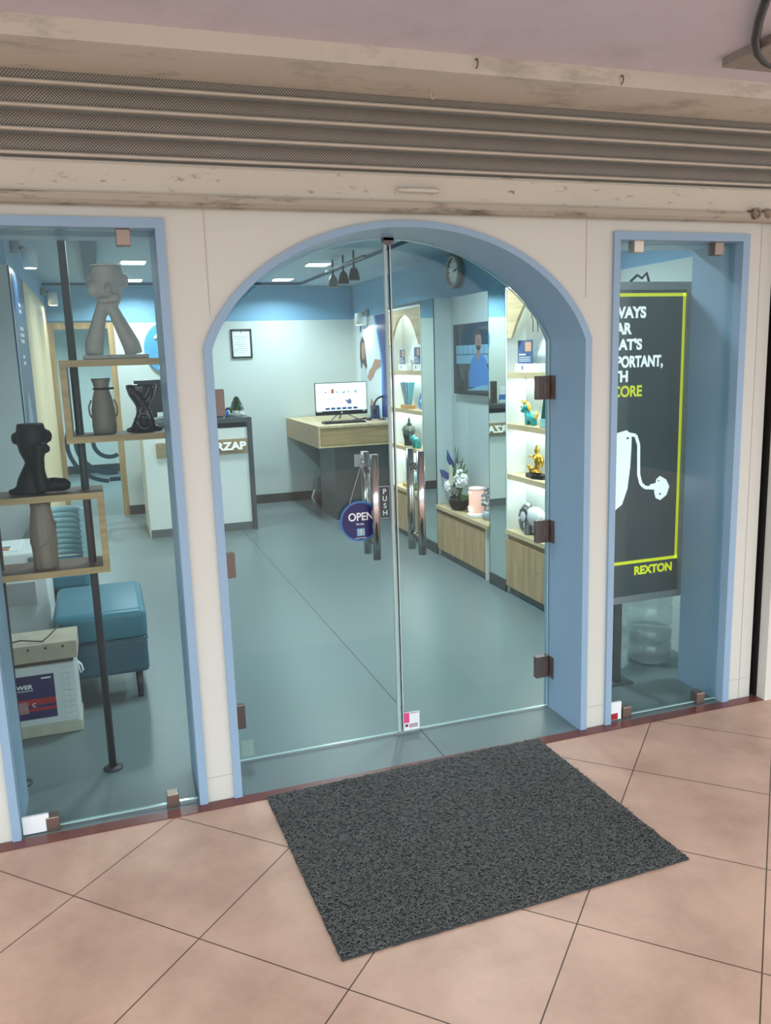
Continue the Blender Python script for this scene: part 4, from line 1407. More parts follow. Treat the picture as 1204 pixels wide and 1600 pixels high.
# things on the farther unit's counter behind the door handle
gj = thing('snow_globe', 'small green and white glass globe on the counter of the farther display unit', 'ornament', (SX, 3.86, 0.438))
build('foot', MB().lathe((SX, 3.86, 0.4385), [(0.045, 0), (0.045, 0.03), (0.03, 0.045)], 20), M_TRIMG, gj)
build('globe', MB().ball((SX, 3.86, 0.535), 0.058), mat('pale_green_glass', (150, 190, 190), 0.1, coat=0.5), gj)
q = MB().box(SX - 0.03, SX + 0.03, 4.02, 4.12, 0.4385, 0.468)
tag(build('wooden_block', q, wood('amber_wood', (206, 158, 92), axis='Y'), origin=(SX, 4.07, 0.438), bevel=0.002), 'small amber wooden block on the counter of the farther display unit', 'block')
q = thing('green_jar', 'teal topped jar standing on the counter of the farther display unit', 'jar', (SX, 3.78, 0.438))
build('body', MB().lathe((SX + 0.02, 3.735, 0.4385), [(0.04, 0), (0.045, 0.05), (0.04, 0.17), (0.03, 0.19)], 20), mat('jar_grey', (150, 176, 178), 0.2), q)
build('lid', MB().lathe((SX + 0.02, 3.735, 0.4385 + 0.19), [(0.034, 0), (0.034, 0.04), (0.02, 0.05)], 20), M_TURQ, q)

# flower arrangement and candle on the low cabinet
z = 0.4135
fl = thing('flower_arrangement', 'dark bowl of white flowers and blue bird of paradise blooms on the low oak cabinet', 'flowers', (2.575, 2.92, 0.413))
fx, fy = 2.565, 2.93
build('bowl', MB().lathe((fx, fy, z), [(0.04, 0), (0.066, 0.02), (0.078, 0.06), (0.074, 0.10), (0.066, 0.10), (0.06, 0.07)], 24), M_MATBLK, fl)
q = MB()
random.seed(5)


def blade(mb, p0, p1, wd, m=0, side=Vector((0, 1, 0))):
    p0, p1 = Vector(p0), Vector(p1)
    n = 6
    v = []
    d = (p1 - p0)
    sd = (side - d.normalized() * side.dot(d.normalized())).normalized()
    for i in range(n + 1):
        t = i / n
        c = p0 + d * t + Vector((0.02 * sin(pi * t) * -1, 0, 0))
        ww = wd * sin(pi * min(0.98, 0.12 + 0.88 * t)) ** 0.8
        v += [c - sd * ww, c + Vector((-0.004, 0, 0)), c + sd * ww]
    f = []
    for i in range(n):
        a = i * 3
        f += [(a, a + 1, a + 4, a + 3), (a + 1, a + 2, a + 5, a + 4)]
    mb.add(v, f, m, True)


for (dy, dz, wd) in ((-0.20, 0.34, 0.03), (-0.12, 0.42, 0.02), (-0.07, 0.34, 0.028), (0.02, 0.40, 0.022), (0.06, 0.32, 0.02), (0.12, 0.14, 0.025), (-0.16, 0.38, 0.03), (-0.02, 0.30, 0.032), (-0.10, 0.30, 0.03), (-0.25, 0.14, 0.02)):
    blade(q, (fx, fy, z + 0.09), (fx - 0.015, fy + dy, z + dz), wd * 1.35)
build('leaves', q, M_LEAF, fl)
q = MB()
for (a0, a1, wd) in (((3.05, 0.855), (2.86, 0.745), 0.022), ((3.235, 0.685), (2.985, 0.635), 0.022)):
    pass
for (y0_, z0_, y1_, z1_) in ((2.955, 0.745, 3.075, 0.865), (3.02, 0.655, 3.23, 0.69)):
    blade(q, (fx - 0.02, y0_, z0_), (fx - 0.03, y1_, z1_), 0.032, side=Vector((0, 0.4, 1)))
build('blue_bloom', q, M_PETALB, fl)
q = MB()
for (y0_, z0_) in ((2.955, 0.745), (3.02, 0.655)):
    q.tube([(fx, fy, z + 0.09), (fx - 0.01, (fy + y0_) / 2, (z0_ + z + 0.1) / 2), (fx - 0.02, y0_, z0_)], [0.006, 0.005, 0.005], 8)
for i in range(12):
    q.tube([(fx - 0.02, 2.90 + 0.01 * random.random(), 0.78), (fx - 0.03, 2.86 + random.uniform(-0.1, 0.12), 0.82 + random.uniform(-0.04, 0.10))], 0.0018, 4)
build('stems', q, mat('dark_stem', (52, 62, 60), 0.5), fl)
q = MB()
for (cy_, cz_, r_) in ((2.76, 0.665, 0.048), (2.83, 0.66, 0.045), (2.79, 0.70, 0.042), (2.72, 0.68, 0.036)):
    for i in range(26):
        d = Vector((random.gauss(0, 1), random.gauss(0, 1), random.gauss(0, 1))).normalized()
        q.ball(Vector((fx - 0.05, cy_, cz_)) + Vector((d.x * 0.5, d.y, d.z)) * r_, (0.012, 0.015, 0.012), n=7, k=5)
build('white_cluster', q, M_PETALW, fl)
q = MB()
for i in range(30):
    d = Vector((random.gauss(0, 1), random.gauss(0, 1), random.gauss(0, 1))).normalized()
    q.ball(Vector((fx - 0.05, 3.03, 0.585)) + Vector((d.x * 0.5, d.y, d.z)) * 0.036, (0.013, 0.016, 0.014), n=7, k=5)
build('white_rose', q, M_PETALW, fl)
q = MB()
for i in range(24):
    q.ball((fx - 0.035, 2.93 + random.uniform(-0.08, 0.1), 0.60 + random.uniform(-0.07, 0.08)), 0.009, n=6, k=4)
build('filler_sprigs', q, mat('grey_sprig', (150, 158, 152), 0.6, var=0.2), fl)['kind'] = 'stuff'
build('striped_leaf', MB().poly(FRX(fx - 0.045), [(-3.02, 0.60), (-3.00, 0.755), (-2.955, 0.765), (-2.935, 0.61)], 0, 0.003), mat('cream_stripes', (210, 206, 180), 0.6, var=0.4, scale=90), fl)

cd = thing('candle_warmer', 'glowing pink candle warmer with white foot on the low oak cabinet', 'candle lamp', (2.56, 2.61, 0.413))
cyc = 2.605
build('foot', MB().lathe((2.56, cyc, z), [(0.068, 0), (0.068, 0.025), (0.058, 0.034)], 32), M_WHITE, cd)
build('shade', MB().lathe((2.56, cyc, z + 0.034), [(0.055, 0), (0.056, 0.005), (0.056, 0.165), (0.054, 0.17)], 32), M_CANDLE, cd)
build('rim', MB().lathe((2.56, cyc, z + 0.2045), [(0.057, 0), (0.057, 0.014), (0.05, 0.018)], 32), mat('pale_pink_rim', (240, 214, 204), 0.4, emit=0.3), cd)
for (dy, dz, r_) in ((0.02, 0.17, 0.007), (-0.02, 0.17, 0.007), (0.026, 0.055, 0.014), (0.008, 0.055, 0.014), (0.017, 0.040, 0.010)):
    q = MB().ball((2.56 - sqrt(max(0, 0.056 ** 2 - dy ** 2)), cyc + dy, z + 0.034 + dz - 0.02), (0.004, r_, r_), n=10, k=8)
    build('cutout', q, mat('glowing_cutout', (255, 236, 214), 0.5, emit=1.6, emit_rgb=(255, 226, 196)), cd)
lamp('candle_glow', cd, (2.50, cyc - 0.02, z + 0.06), 0.12, 0.02, kind='POINT', color=(1, 0.62, 0.4))
df = thing('dried_posy', 'small pot of grey and white dried flowers behind the pink candle warmer', 'flowers', (2.60, 2.47, 0.413))
build('pot', MB().lathe((2.585, 2.465, z), [(0.03, 0), (0.042, 0.03), (0.036, 0.065)], 20), mat('pale_blue_pot', (150, 176, 186), 0.3), df)
q = MB()
for i in range(60):
    d = Vector((random.gauss(0, 1), random.gauss(0, 1), random.gauss(0, 1))).normalized() * random.uniform(0.5, 1)
    q.ball(Vector((2.578, 2.475, z + 0.155)) + Vector((d.x * 0.04, d.y * 0.05, d.z * 0.085)), 0.009, n=6, k=4, m=i % 2)
build('blooms', q, [mat('grey_bloom', (120, 130, 140), 0.6, var=0.2), M_PETALW], df)

# ================================================================== DESK AND WHAT STANDS ON IT
DY = 4.92
DZ = 0.955
dk = thing('desk', 'oak topped desk with drawer on a charcoal pedestal by the back wall', 'desk', (2.4, 5.6, 0))
q = MB()
q.box(1.968, 2.79, DY, 6.36, DZ - 0.022, DZ)
q.box(1.968, 2.79, DY, 6.36, 0.742, 0.760)
q.box(1.968, 1.988, DY, 6.36, 0.760, DZ - 0.022)
q.box(2.77, 2.79, DY, 6.36, 0.760, DZ - 0.022)
build('body', q, M_OAKX, dk)
build('edge_band', MB().box(1.968, 2.79, DY - 0.002, DY, DZ - 0.022, DZ).box(1.968, 2.79, DY - 0.002, DY, 0.742, 0.760).box(1.968, 1.988, DY - 0.002, DY, 0.760, DZ - 0.022).box(1.968, 2.79, DY, 6.36, DZ, DZ + 0.001), M_OAKY, dk)
d = build('drawer', MB().box(1.992, 2.768, DY + 0.008, DY + 0.03, 0.764, DZ - 0.026), wood('oak_drawer', (176, 150, 108), axis='X'), dk)
build('knob', MB().cyl((2.39, DY + 0.008, 0.868), (2.39, DY - 0.012, 0.868), 0.008, n=14), M_STEEL, d)
build('pedestal', MB().box(2.15, 2.79, 5.02, 5.62, 0, 0.742), M_DKGREY, dk)
build('modesty_panel', MB().box(2.75, 2.79, 5.62, 6.3, 0.0, 0.742), M_DKGREY, dk)

my = 5.62
p0, p1 = onY(491, 599, my), onY(572, 596, my)
p2 = onY(494, 650, my)
mxa, mxb, mz1 = p0.x, p1.x, p0.z
mzb = p2.z
sb = mzb + 0.045
mn = thing('monitor', 'wide computer monitor with lit white web page on the oak desk', 'monitor', ((mxa + mxb) / 2, my, DZ))
build('case', MB().box(mxa, mxb, my, my + 0.02, mzb, mz1), M_BLACK, mn, bevel=0.002)
f = FY(my)
build('screen', MB().rect(f, mxa + 0.007, mxb - 0.007, sb, mz1 - 0.007, 0, 0.001), M_SCREEN, mn)
W_, H_ = mxb - mxa - 0.014, mz1 - 0.007 - sb


def SU(u): return mxa + 0.007 + u * W_


def SV(v): return sb + v * H_


q = MB()
for k in range(6):
    q.rect(f, SU(0.18 + k * 0.110), SU(0.265 + k * 0.110), SV(0.04), SV(0.115), 0.001, 0.0016, 0)
q.poly(f, [(SU(0.56), SV(0.40)), (SU(0.62), SV(0.36)), (SU(0.66), SV(0.43)), (SU(0.70), SV(0.36)), (SU(0.70), SV(0.24)), (SU(0.64), SV(0.22))], 0.001, 0.0016, 1)
q.rect(f, SU(0.305), SU(0.355), SV(0.63), SV(0.79), 0.001, 0.0016, 2)
q.rect(f, SU(0.17), SU(0.215), SV(0.655), SV(0.69), 0.001, 0.0016, 1)
q.rect(f, SU(0.39), SU(0.44), SV(0.655), SV(0.69), 0.001, 0.0016, 3)
q.poly(f, [(SU(0.52), SV(0.63)), (SU(0.57), SV(0.63)), (SU(0.575), SV(0.74)), (SU(0.555), SV(0.70))], 0.001, 0.0016, 3)
q.rect(f, SU(0.62), SU(0.67), SV(0.665), SV(0.69), 0.001, 0.0016, 1)
q.poly(f, [(SU(0.75), SV(0.64)), (SU(0.82), SV(0.63)), (SU(0.79), SV(0.77))], 0.001, 0.0016, 4)
q.rect(f, SU(0.21), SU(0.375), SV(0.425), SV(0.445), 0.001, 0.0016, 4)
q.rect(f, SU(0.21), SU(0.29), SV(0.30), SV(0.315), 0.001, 0.0016, 4)
q.rect(f, SU(0.01), SU(0.11), SV(0.0), SV(-0.04), 0.001, 0.0016, 5)
q.rect(f, SU(0.92), SU(0.97), SV(0.0), SV(-0.06), 0.001, 0.0016, 5)
build('web_page', q, [mat('page_navy', (40, 70, 130), 0.4, emit=0.3), mat('page_slate', (110, 116, 160), 0.4, emit=0.3), mat('page_red', (200, 90, 70), 0.4, emit=0.3), mat('page_teal', (80, 176, 160), 0.4, emit=0.3), mat('page_grey', (178, 186, 196), 0.4, emit=0.35), mat('page_pale', (190, 210, 215), 0.4)], mn)
q = MB().disc(f, (mxa + mxb) / 2, mzb + 0.024, 0.011, 0, 0.001)
lg = build('emblem', q, mat('silver_disc', (190, 196, 200), 0.3), mn)
q = MB().text(f, 'hp', (mxa + mxb) / 2, mzb + 0.018, None, 0.012, 0.001, 0.0014, align='C')
build('emblem_letters', q, M_BLACK, lg)
q = MB()
mcx = (mxa + mxb) / 2 + 0.01
for s in (-1, 1):
    q.tube([(mcx + s * 0.06, my + 0.01, mzb), (mcx + s * 0.14, my - 0.06, DZ + 0.012)], 0.008, 8)
q.tube([(mcx, my + 0.01, mzb + 0.05), (mcx, my + 0.12, DZ + 0.02), (mcx, my + 0.14, DZ + 0.0135)], 0.012, 8)
build('stand', q, M_ALU, mn)
kb = thing('keyboard', 'slim black keyboard on the oak desk below the monitor', 'keyboard', (2.33, 5.2, DZ))
ky0 = 5.12
build('tray', MB().box(2.09, 2.52, ky0, ky0 + 0.14, DZ + 0.0005, DZ + 0.018), M_BLACK, kb, bevel=0.003)
q = MB()
for r_ in range(5):
    for c_ in range(15):
        q.box(2.10 + c_ * 0.0275, 2.124 + c_ * 0.0275, ky0 + 0.012 + r_ * 0.0245, ky0 + 0.032 + r_ * 0.0245, DZ + 0.018, DZ + 0.022)
build('keys', q, M_MATBLK, kb)
mx_ = onZ(575, 655, DZ + 0.01)
tag(build('mouse', MB().ball((mx_.x, 5.35, DZ + 0.014), (0.03, 0.05, 0.016)), M_BLACK, origin=(mx_.x, 5.35, DZ)), 'black computer mouse on the oak desk right of the keyboard', 'mouse')
q = MB()
q.tube([(2.50, 5.45, DZ + 0.006), (2.56, 5.5, DZ + 0.01), (2.62, 5.48, DZ + 0.006), (2.70, 5.55, DZ + 0.006), (2.74, 5.7, DZ + 0.006)], 0.005, 6)
q.tube([(2.60, 5.52, DZ + 0.006), (2.63, 5.58, DZ + 0.008), (2.68, 5.66, DZ + 0.006), (2.72, 5.6, DZ + 0.006)], 0.005, 6)
tag(build('desk_cable', q, M_BLACK, origin=(2.6, 5.5, DZ)), 'tangled black cables on the oak desk behind the mouse', 'cable')
# headphones on a stand
hp = thing('headphones', 'black over-ear headphones hung on a thin stand at the right end of the desk', 'headphones', (2.745, 5.35, DZ))
hy = 5.35
c = onY(600, 652, hy)
hx_ = c.x - 0.005
build('stand_post', MB().cyl((hx_ - 0.005, hy, DZ + 0.001), (hx_ - 0.005, hy, 1.185), 0.005, n=10).box(hx_ - 0.05, hx_ + 0.04, hy - 0.04, hy + 0.04, DZ + 0.0005, DZ + 0.008), M_BLACK, hp)
q = MB()
q.tube([(hx_ + 0.10 * cos(a), hy, 1.10 + 0.095 * sin(a)) for a in [pi * i / 18 for i in range(19)]], 0.010, 8)
build('headband', q, M_BLACK, hp)
for s in (-1, 1):
    build('ear_cup', MB().ball((hx_ + s * 0.095, hy, 1.055), (0.024, 0.034, 0.046)), M_BLACK, hp)
q = thing('blue_box', 'small upright blue printed box standing behind the headphones', 'box', (2.76, 5.55, DZ))
build('carton', MB().box(2.72, 2.79, 5.50, 5.58, DZ + 0.0005, DZ + 0.14), mat('navy_carton', (36, 60, 120), 0.4), q)
build('print_patch', MB().rect(FY(5.50), 2.735, 2.775, DZ + 0.06, DZ + 0.11, 0, 0.001), M_SKYBLUE, q)

# grey backpack behind the pedestal
bp = thing('backpack', 'grey and black backpack standing on the floor between desk pedestal and back wall', 'backpack', (2.17, 5.85, 0))
q = MB()
bx_, by_ = 2.26, 5.86
q.ball((bx_, by_, 0.22), (0.15, 0.12, 0.20))
q.ball((bx_, by_, 0.30), (0.14, 0.11, 0.15))
q.box(bx_ - 0.12, bx_ + 0.12, by_ - 0.09, by_ + 0.09, 0.03, 0.33)
build('bag', q, mat('grey_nylon', (92, 104, 108), 0.6, var=0.06), bp, remesh=0.012, smooth_it=6)
build('front_pocket', MB().ball((bx_ - 0.02, by_ - 0.10, 0.12), (0.13, 0.05, 0.11)), mat('black_nylon', (30, 34, 38), 0.6), bp)
build('buckle', MB().ball((bx_ - 0.05, by_ - 0.145, 0.13), (0.02, 0.012, 0.025)), M_STEEL, bp)
build('strap', MB().tube([(bx_ - 0.13, by_ - 0.04, 0.20), (bx_ - 0.17, by_ - 0.06, 0.12), (bx_ - 0.14, by_ - 0.07, 0.05)], 0.010, 8), M_PEARL, bp)

# ================================================================== RECEPTION COUNTER
CY = 4.97
rc = thing('reception_counter', 'white fronted reception counter with dark grey frame and wooden name board', 'counter', (0.85, 5.2, 0))
build('top', MB().box(0.30, 1.335, CY - 0.02, 5.75, 1.035, 1.080), M_DKGREY, rc, bevel=0.002)
build('end_panel', MB().box(1.292, 1.335, CY - 0.02, 5.75, 0, 1.035), M_DKGREY, rc, bevel=0.002)
build('side_panel', MB().box(0.335, 0.36, CY + 0.003, 5.75, 0.0, 1.0), M_WHITE, rc)
build('front_panel', MB().box(0.345, 1.288, CY, CY + 0.02, 0.078, 0.988), M_WHITE, rc)
build('drawer_gap', MB().box(0.345, 1.288, CY + 0.02, CY + 0.04, 0.985, 1.035), M_BLACK, rc)
build('toe_board', MB().box(0.343, 1.292, CY - 0.004, CY + 0.02, 0.0, 0.078), M_GREY, rc)
bo = build('name_board', MB().box(0.445, 1.285, CY - 0.022, CY, 0.748, 0.884), wood('khaki_oak', (170, 150, 118), axis='X'), rc, bevel=0.002)
f = FY(CY - 0.022)
build('letters', MB().text(f, 'HEARZAP', 1.268, 0.782, 0.50, 0.074, 0.0, 0.012, bold=0.03, align='R'), M_GLOWLET, bo)

# things on the counter
z = 1.0805
cm = thing('monitor', 'back of a black computer monitor standing on the reception counter', 'monitor', (0.46, 5.25, 1.08))
build('case', MB().box(0.31, 0.60, 5.25, 5.28, 1.15, 1.455), M_BLACK, cm, bevel=0.004)
build('stand', MB().box(0.42, 0.50, 5.27, 5.30, z, 1.25).box(0.36, 0.56, 5.22, 5.38, z, z + 0.012), M_BLACK, cm)
q = MB()
for k in range(3):
    q.tube([(0.40, 5.2, z + 0.004), (0.46, 5.12 - k * 0.02, z + 0.006 + 0.01 * k), (0.56, 5.11, z + 0.02 + 0.015 * k), (0.62, 5.15, z + 0.10)], 0.004, 6)
tag(build('monitor_cable', q, mat('pale_cable', (190, 200, 200), 0.4), origin=(0.5, 5.15, z)), 'loose pale cables trailing below the monitor on the reception counter', 'cable')
q = thing('brown_holder', 'upright brown leaflet holder on the reception counter by the door jamb', 'holder', (1.05, 5.1, z))
build('body', MB().box(1.03, 1.09, 5.08, 5.13, z, 1.312), M_DARKWOOD, q, bevel=0.003)
build('recess', MB().box(1.045, 1.075, 5.0775, 5.081, 1.13, 1.27), mat('brown_recess', (66, 54, 48), 0.6), q)
q = thing('blue_bottle', 'small bright blue bottle on the reception counter beside the potted plant', 'bottle', (1.13, 5.1, z))
build('body', MB().lathe((1.128, 5.1, z), [(0.018, 0), (0.018, 0.055), (0.010, 0.062)], 16), mat('bright_blue', (30, 120, 210), 0.3), q)
build('cap', MB().lathe((1.128, 5.1, z + 0.0625), [(0.010, 0), (0.010, 0.015)], 12), mat('deep_blue', (30, 60, 140), 0.3), q)
pp = thing('potted_plant', 'small clipped green plant in a white pot on the reception counter', 'plant', (1.222, 5.08, z))
build('pot', MB().lathe((1.222, 5.08, z), [(0.034, 0), (0.042, 0.03), (0.045, 0.062), (0.038, 0.062)], 24), M_WHITE, pp)
q = MB()
random.seed(9)
q.lathe((1.222, 5.08, z + 0.056), [(0.030, 0), (0.046, 0.012), (0.036, 0.05), (0.014, 0.09), (0.003, 0.115)], 12)
for i in range(700):
    hh = random.random()
    r_ = 0.060 * (1 - hh) ** 0.75
    a_ = random.uniform(0, 2 * pi)
    p = Vector((1.222 + r_ * cos(a_), 5.08 + r_ * sin(a_), z + 0.058 + hh * 0.125))
    dr = Vector((cos(a_), sin(a_), random.uniform(-0.2, 0.9))).normalized()
    sd = dr.cross(Vector((0, 0, 1))).normalized()
    L = 0.020
    q.add([p, p + dr * L * 0.5 + sd * 0.008, p + dr * L, p + dr * L * 0.5 - sd * 0.008], [(0, 1, 2, 3)], 0)
q.cyl((1.222, 5.08, z + 0.05), (1.222, 5.08, z + 0.20), 0.004, 0.002, n=8)
build('foliage', q, M_LEAF, pp)
q = thing('tape_dispenser', 'black and white tape dispenser behind the small plant on the counter', 'tape dispenser', (1.19, 5.2, z))
build('body', MB().box(1.13, 1.31, 5.18, 5.23, z, z + 0.03), M_WHITE, q, bevel=0.008)
build('reel', MB().tube([(1.16 + 0.03 * cos(a), 5.205, z + 0.045 + 0.03 * sin(a)) for a in [2 * pi * i / 20 for i in range(20)]], 0.012, 8, closed=True), M_BLACK, q)

for i, (x_, h_, lab_) in enumerate(((0.80, 0.20, 'taller white acrylic card stand with blue foot on the reception counter'), (0.93, 0.17, 'shorter white acrylic card stand with blue foot on the reception counter'))):
    q = thing('card_stand', lab_, 'card stand', (x_, 5.12, z), 'card stands on the counter')
    build('card', MB().box(x_ - 0.055, x_ + 0.055, 5.12, 5.126, z + 0.03, z + h_), M_INK, q)
    build('foot', MB().box(x_ - 0.06, x_ + 0.06, 5.10, 5.15, z, z + 0.03), M_BADGE, q)
    build('blue_band', MB().box(x_ - 0.055, x_ + 0.055, 5.118, 5.1205, z + 0.031, z + 0.085).box(x_ + 0.0552, x_ + 0.0562, 5.1185, 5.128, z + 0.031, z + 0.085), M_MIDBLUE, q)

# certificate on the back wall
f = FY(6.38)
ce = thing('framed_certificate', 'framed white certificate in a thin black frame on the back wall', 'picture frame', (1.52, 6.37, 1.65))
cx0, cx1, cz0, cz1 = 1.405, 1.632, 1.635, 1.945
q = MB()
q.rect(f, cx0, cx1, cz0, cz0 + 0.016, 0, 0.018); q.rect(f, cx0, cx1, cz1 - 0.016, cz1, 0, 0.018)
q.rect(f, cx0, cx0 + 0.016, cz0, cz1, 0, 0.018); q.rect(f, cx1 - 0.016, cx1, cz0, cz1, 0, 0.018)
build('frame', q, M_BLACK, ce)
build('paper', MB().rect(f, cx0 + 0.016, cx1 - 0.016, cz0 + 0.016, cz1 - 0.016, 0, 0.006), M_INK, ce)
q = MB()
for k in range(9):
    w_ = 0.07 if k % 3 else 0.045
    q.rect(f, 1.518 - w_, 1.518 + w_, 1.69 + k * 0.022, 1.694 + k * 0.022, 0.006, 0.007)
q.disc(f, 1.518, 1.915, 0.010, 0.006, 0.007)
build('lettering', q, mat('grey_print', (150, 168, 186), 0.5), ce)

# round blue sign on the back wall
rs = thing('round_sign', 'large round blue sign with white strokes on the back wall', 'sign', (0.78, 6.36, 1.5))
build('disc', MB().disc(f, 0.77, 1.765, 0.285, 0, 0.03), M_SKYBLUE, rs)
q = MB()
ff = FY(6.35)
for (xa, za, xb, zb) in ((0.60, 1.86, 0.66, 1.92), (0.62, 1.555, 0.70, 1.555)):
    n_ = Vector((xb - xa, 0, zb - za)).normalized()
    q.tube([(xa, 6.349, za), (xb, 6.349, zb)], 0.016, 10)
q.tube([(0.77 + 0.12 * cos(a), 6.349, 1.76 + 0.15 * sin(a)) for a in [radians(-60 + 240 * i / 16) for i in range(17)]], 0.016, 10)
build('white_strokes', q, M_INK, rs)

# ================================================================== GLASS PARTITION AT THE BACK LEFT
gd = thing('glass_partition', 'wood framed glass partition door at the back left with ringed decal', 'glass door', (-0.12, 6.42, 0))
q = MB()
q.box(0.138, 0.20, 6.385, 6.45, 0, 2.04)
q.box(-0.45, -0.39, 6.385, 6.45, 0, 2.04)
q.box(-0.39, 0.138, 6.385, 6.45, 1.978, 2.04)
build('wood_frame', q, M_OAK, gd)
build('pane', MB().box(-0.388, 0.136, 6.41, 6.418, 0.01, 1.976), M_GLASS, gd)
q = MB()
for (r_, a0, a1, wd) in ((0.42, 150, 265, 0.022), (0.33, 140, 280, 0.026), (0.16, 120, 300, 0.022)):
    n = 24
    cxx, czz = 0.05, 0.80
    for i in range(n):
        A, B = radians(a0 + (a1 - a0) * i / n), radians(a0 + (a1 - a0) * (i + 1) / n)
        q.poly(FY(6.409), [(cxx + (r_ - wd) * cos(A), czz + (r_ - wd) * sin(A)), (cxx + (r_ + wd) * cos(A), czz + (r_ + wd) * sin(A)),
                           (cxx + (r_ + wd) * cos(B), czz + (r_ + wd) * sin(B)), (cxx + (r_ - wd) * cos(B), czz + (r_ - wd) * sin(B))], 0, 0.001)
q.rect(FY(6.409), 0.02, 0.135, 0.375, 0.42, 0, 0.001)
build('ring_decal', q, mat('dark_decal', (46, 66, 84), 0.4), gd)

# ================================================================== LEFT WALL
f = FLX(-0.45)
bpn = thing('wall_panel', 'smooth beige panel on the left wall', 'wall panel', (-0.45, 4.9, 1.0))
build('board', MB().rect(f, 3.58, 6.30, 0.0, 2.2, 0, 0.012), M_BEIGE, bpn)
lp = thing('wall_poster', 'tall dark blue poster with pale edge on the left wall', 'poster', (-0.44, 3.1, 1.0))
build('sheet', MB().rect(f, 2.61, 3.57, 0.55, 2.2, 0, 0.010), mat('navy_poster', (58, 82, 122), 0.35, var=0.05, scale=3), lp)
q = MB()
for (z_, w_, y_) in ((1.99, 0.22, 2.95), (1.95, 0.24, 2.95), (1.84, 0.26, 2.95), (1.80, 0.28, 2.95), (1.76, 0.24, 2.95), (1.66, 0.16, 2.95), (1.62, 0.17, 2.95)):
    q.rect(f, y_, y_ + w_, z_, z_ + 0.022, 0.010, 0.011)
q.rect(f, 2.61, 2.635, 0.55, 2.2, 0.010, 0.011)
build('lettering', q, M_INK, lp)
q = MB().poly(f, [(2.95, 1.10), (2.9, 1.25), (2.98, 1.42), (3.10, 1.45), (3.2, 1.30), (3.25, 1.10)], 0.010, 0.011)
build('printed_figure', q, mat('pale_print_figure', (150, 172, 190), 0.4, var=0.2), lp)
pb = MB().rect(f, 2.75, 3.0, 1.95, 2.19, 0.0105, 0.0118)
build('bright_patch', pb, M_MIDBLUE, lp)

# ================================================================== LEFT WINDOW DISPLAY
ps = thing('pole_shelf', 'two box shelves of oak on dark iron poles behind the left window', 'shelf', (-0.08, 0.42, 0))


def shelf_box(nm, x0, x1, z0, z1, y0, y1, t=0.024):
    q = MB()
    q.box(x0, x1, y0, y0 + 0.003, z1 - t, z1).box(x0, x1, y0, y0 + 0.003, z0, z0 + t)
    q.box(x0, x0 + t, y0, y0 + 0.003, z0 + t, z1 - t).box(x1 - t, x1, y0, y0 + 0.003, z0 + t, z1 - t)
    o = build(nm, q, wood('oak_edge', (190, 160, 116), axis='X'), ps)
    q = MB()
    q.box(x0, x1, y0 + 0.003, y1, z1 - t, z1).box(x0, x1, y0 + 0.003, y1, z0, z0 + t)
    q.box(x0, x0 + t, y0 + 0.003, y1, z0 + t, z1 - t).box(x1 - t, x1, y0 + 0.003, y1, z0 + t, z1 - t)
    build('boards', q, M_OAKTOP, o)
    q = MB().box(x0 + 0.001, x1 - 0.001, y1, y1 + 0.003, z0, z0 + t).box(x0 + 0.001, x1 - 0.001, y1, y1 + 0.003, z1 - t, z1)
    build('rear_edge', q, wood('oak_edge', (190, 160, 116), axis='X'), o)


SY0, SY1 = 0.315, 0.505
shelf_box('upper_box', -0.128, 0.365, 1.325, 1.622, SY0, SY1)
shelf_box('lower_box', -0.44, -0.020, 0.838, 1.143, SY0, SY1)
q = MB().cyl((-0.082, 0.42, 0.0), (-0.082, 0.42, CZ), 0.0145, n=16)
pl_ = build('pole', q, M_IRON, ps)
build('flange', MB().lathe((-0.082, 0.42, 0), [(0.038, 0), (0.038, 0.006), (0.018, 0.012)], 24), M_IRON, pl_)
q = MB().cyl((-0.42, 0.42, 0.0), (-0.385, 0.42, CZ), 0.0145, n=16)
pl_ = build('pole', q, M_IRON, ps)
build('flange', MB().lathe((-0.42, 0.42, 0), [(0.038, 0), (0.038, 0.006), (0.018, 0.012)], 24), M_IRON, pl_)

# grey planter head resting on two forearms
gh = thing('planter_head', 'grey ceramic planter shaped as a head propped on two forearms, on the upper box shelf', 'planter', (0.07, 0.40, 1.622))
build('plinth', MB().box(-0.045, 0.185, 0.335, 0.475, 1.6225, 1.638), M_STONE, gh, bevel=0.003)
q = MB()
z = 1.638
q.tube([(-0.005, 0.40, z), (-0.002, 0.40, z + 0.04), (0.020, 0.40, z + 0.12), (0.040, 0.395, z + 0.185)], [0.032, 0.034, 0.025, 0.020], 14)
q.tube([(0.135, 0.40, z), (0.128, 0.40, z + 0.035), (0.092, 0.40, z + 0.12), (0.062, 0.395, z + 0.19)], [0.032, 0.033, 0.025, 0.020], 14)
q.lathe((0.062, 0.405, 1.80), [(0.018, 0.0), (0.036, 0.018), (0.048, 0.05), (0.055, 0.09), (0.056, 0.12), (0.054, 0.155), (0.048, 0.158)], 26, sy=0.9)
q.ball((0.124, 0.41, 1.905), (0.014, 0.016, 0.026))
q.ball((0.003, 0.41, 1.905), (0.014, 0.016, 0.026))
q.ball((0.048, 0.358, 1.832), (0.032, 0.018, 0.012))
q.ball((0.080, 0.36, 1.840), (0.026, 0.018, 0.016))
q.ball((0.012, 0.385, 1.875), (0.022, 0.02, 0.03))
q.ball((0.062, 0.352, 1.872), (0.010, 0.016, 0.018))
build('figure', q, M_STONE, gh, remesh=0.005, smooth_it=3)
build('rim_lip', MB().tube([(0.062 + 0.052 * cos(a), 0.405 + 0.047 * sin(a), 1.958) for a in [2 * pi * i / 30 for i in range(30)]], 0.003, 6, closed=True), mat('pale_lip', (210, 208, 204), 0.4), gh)

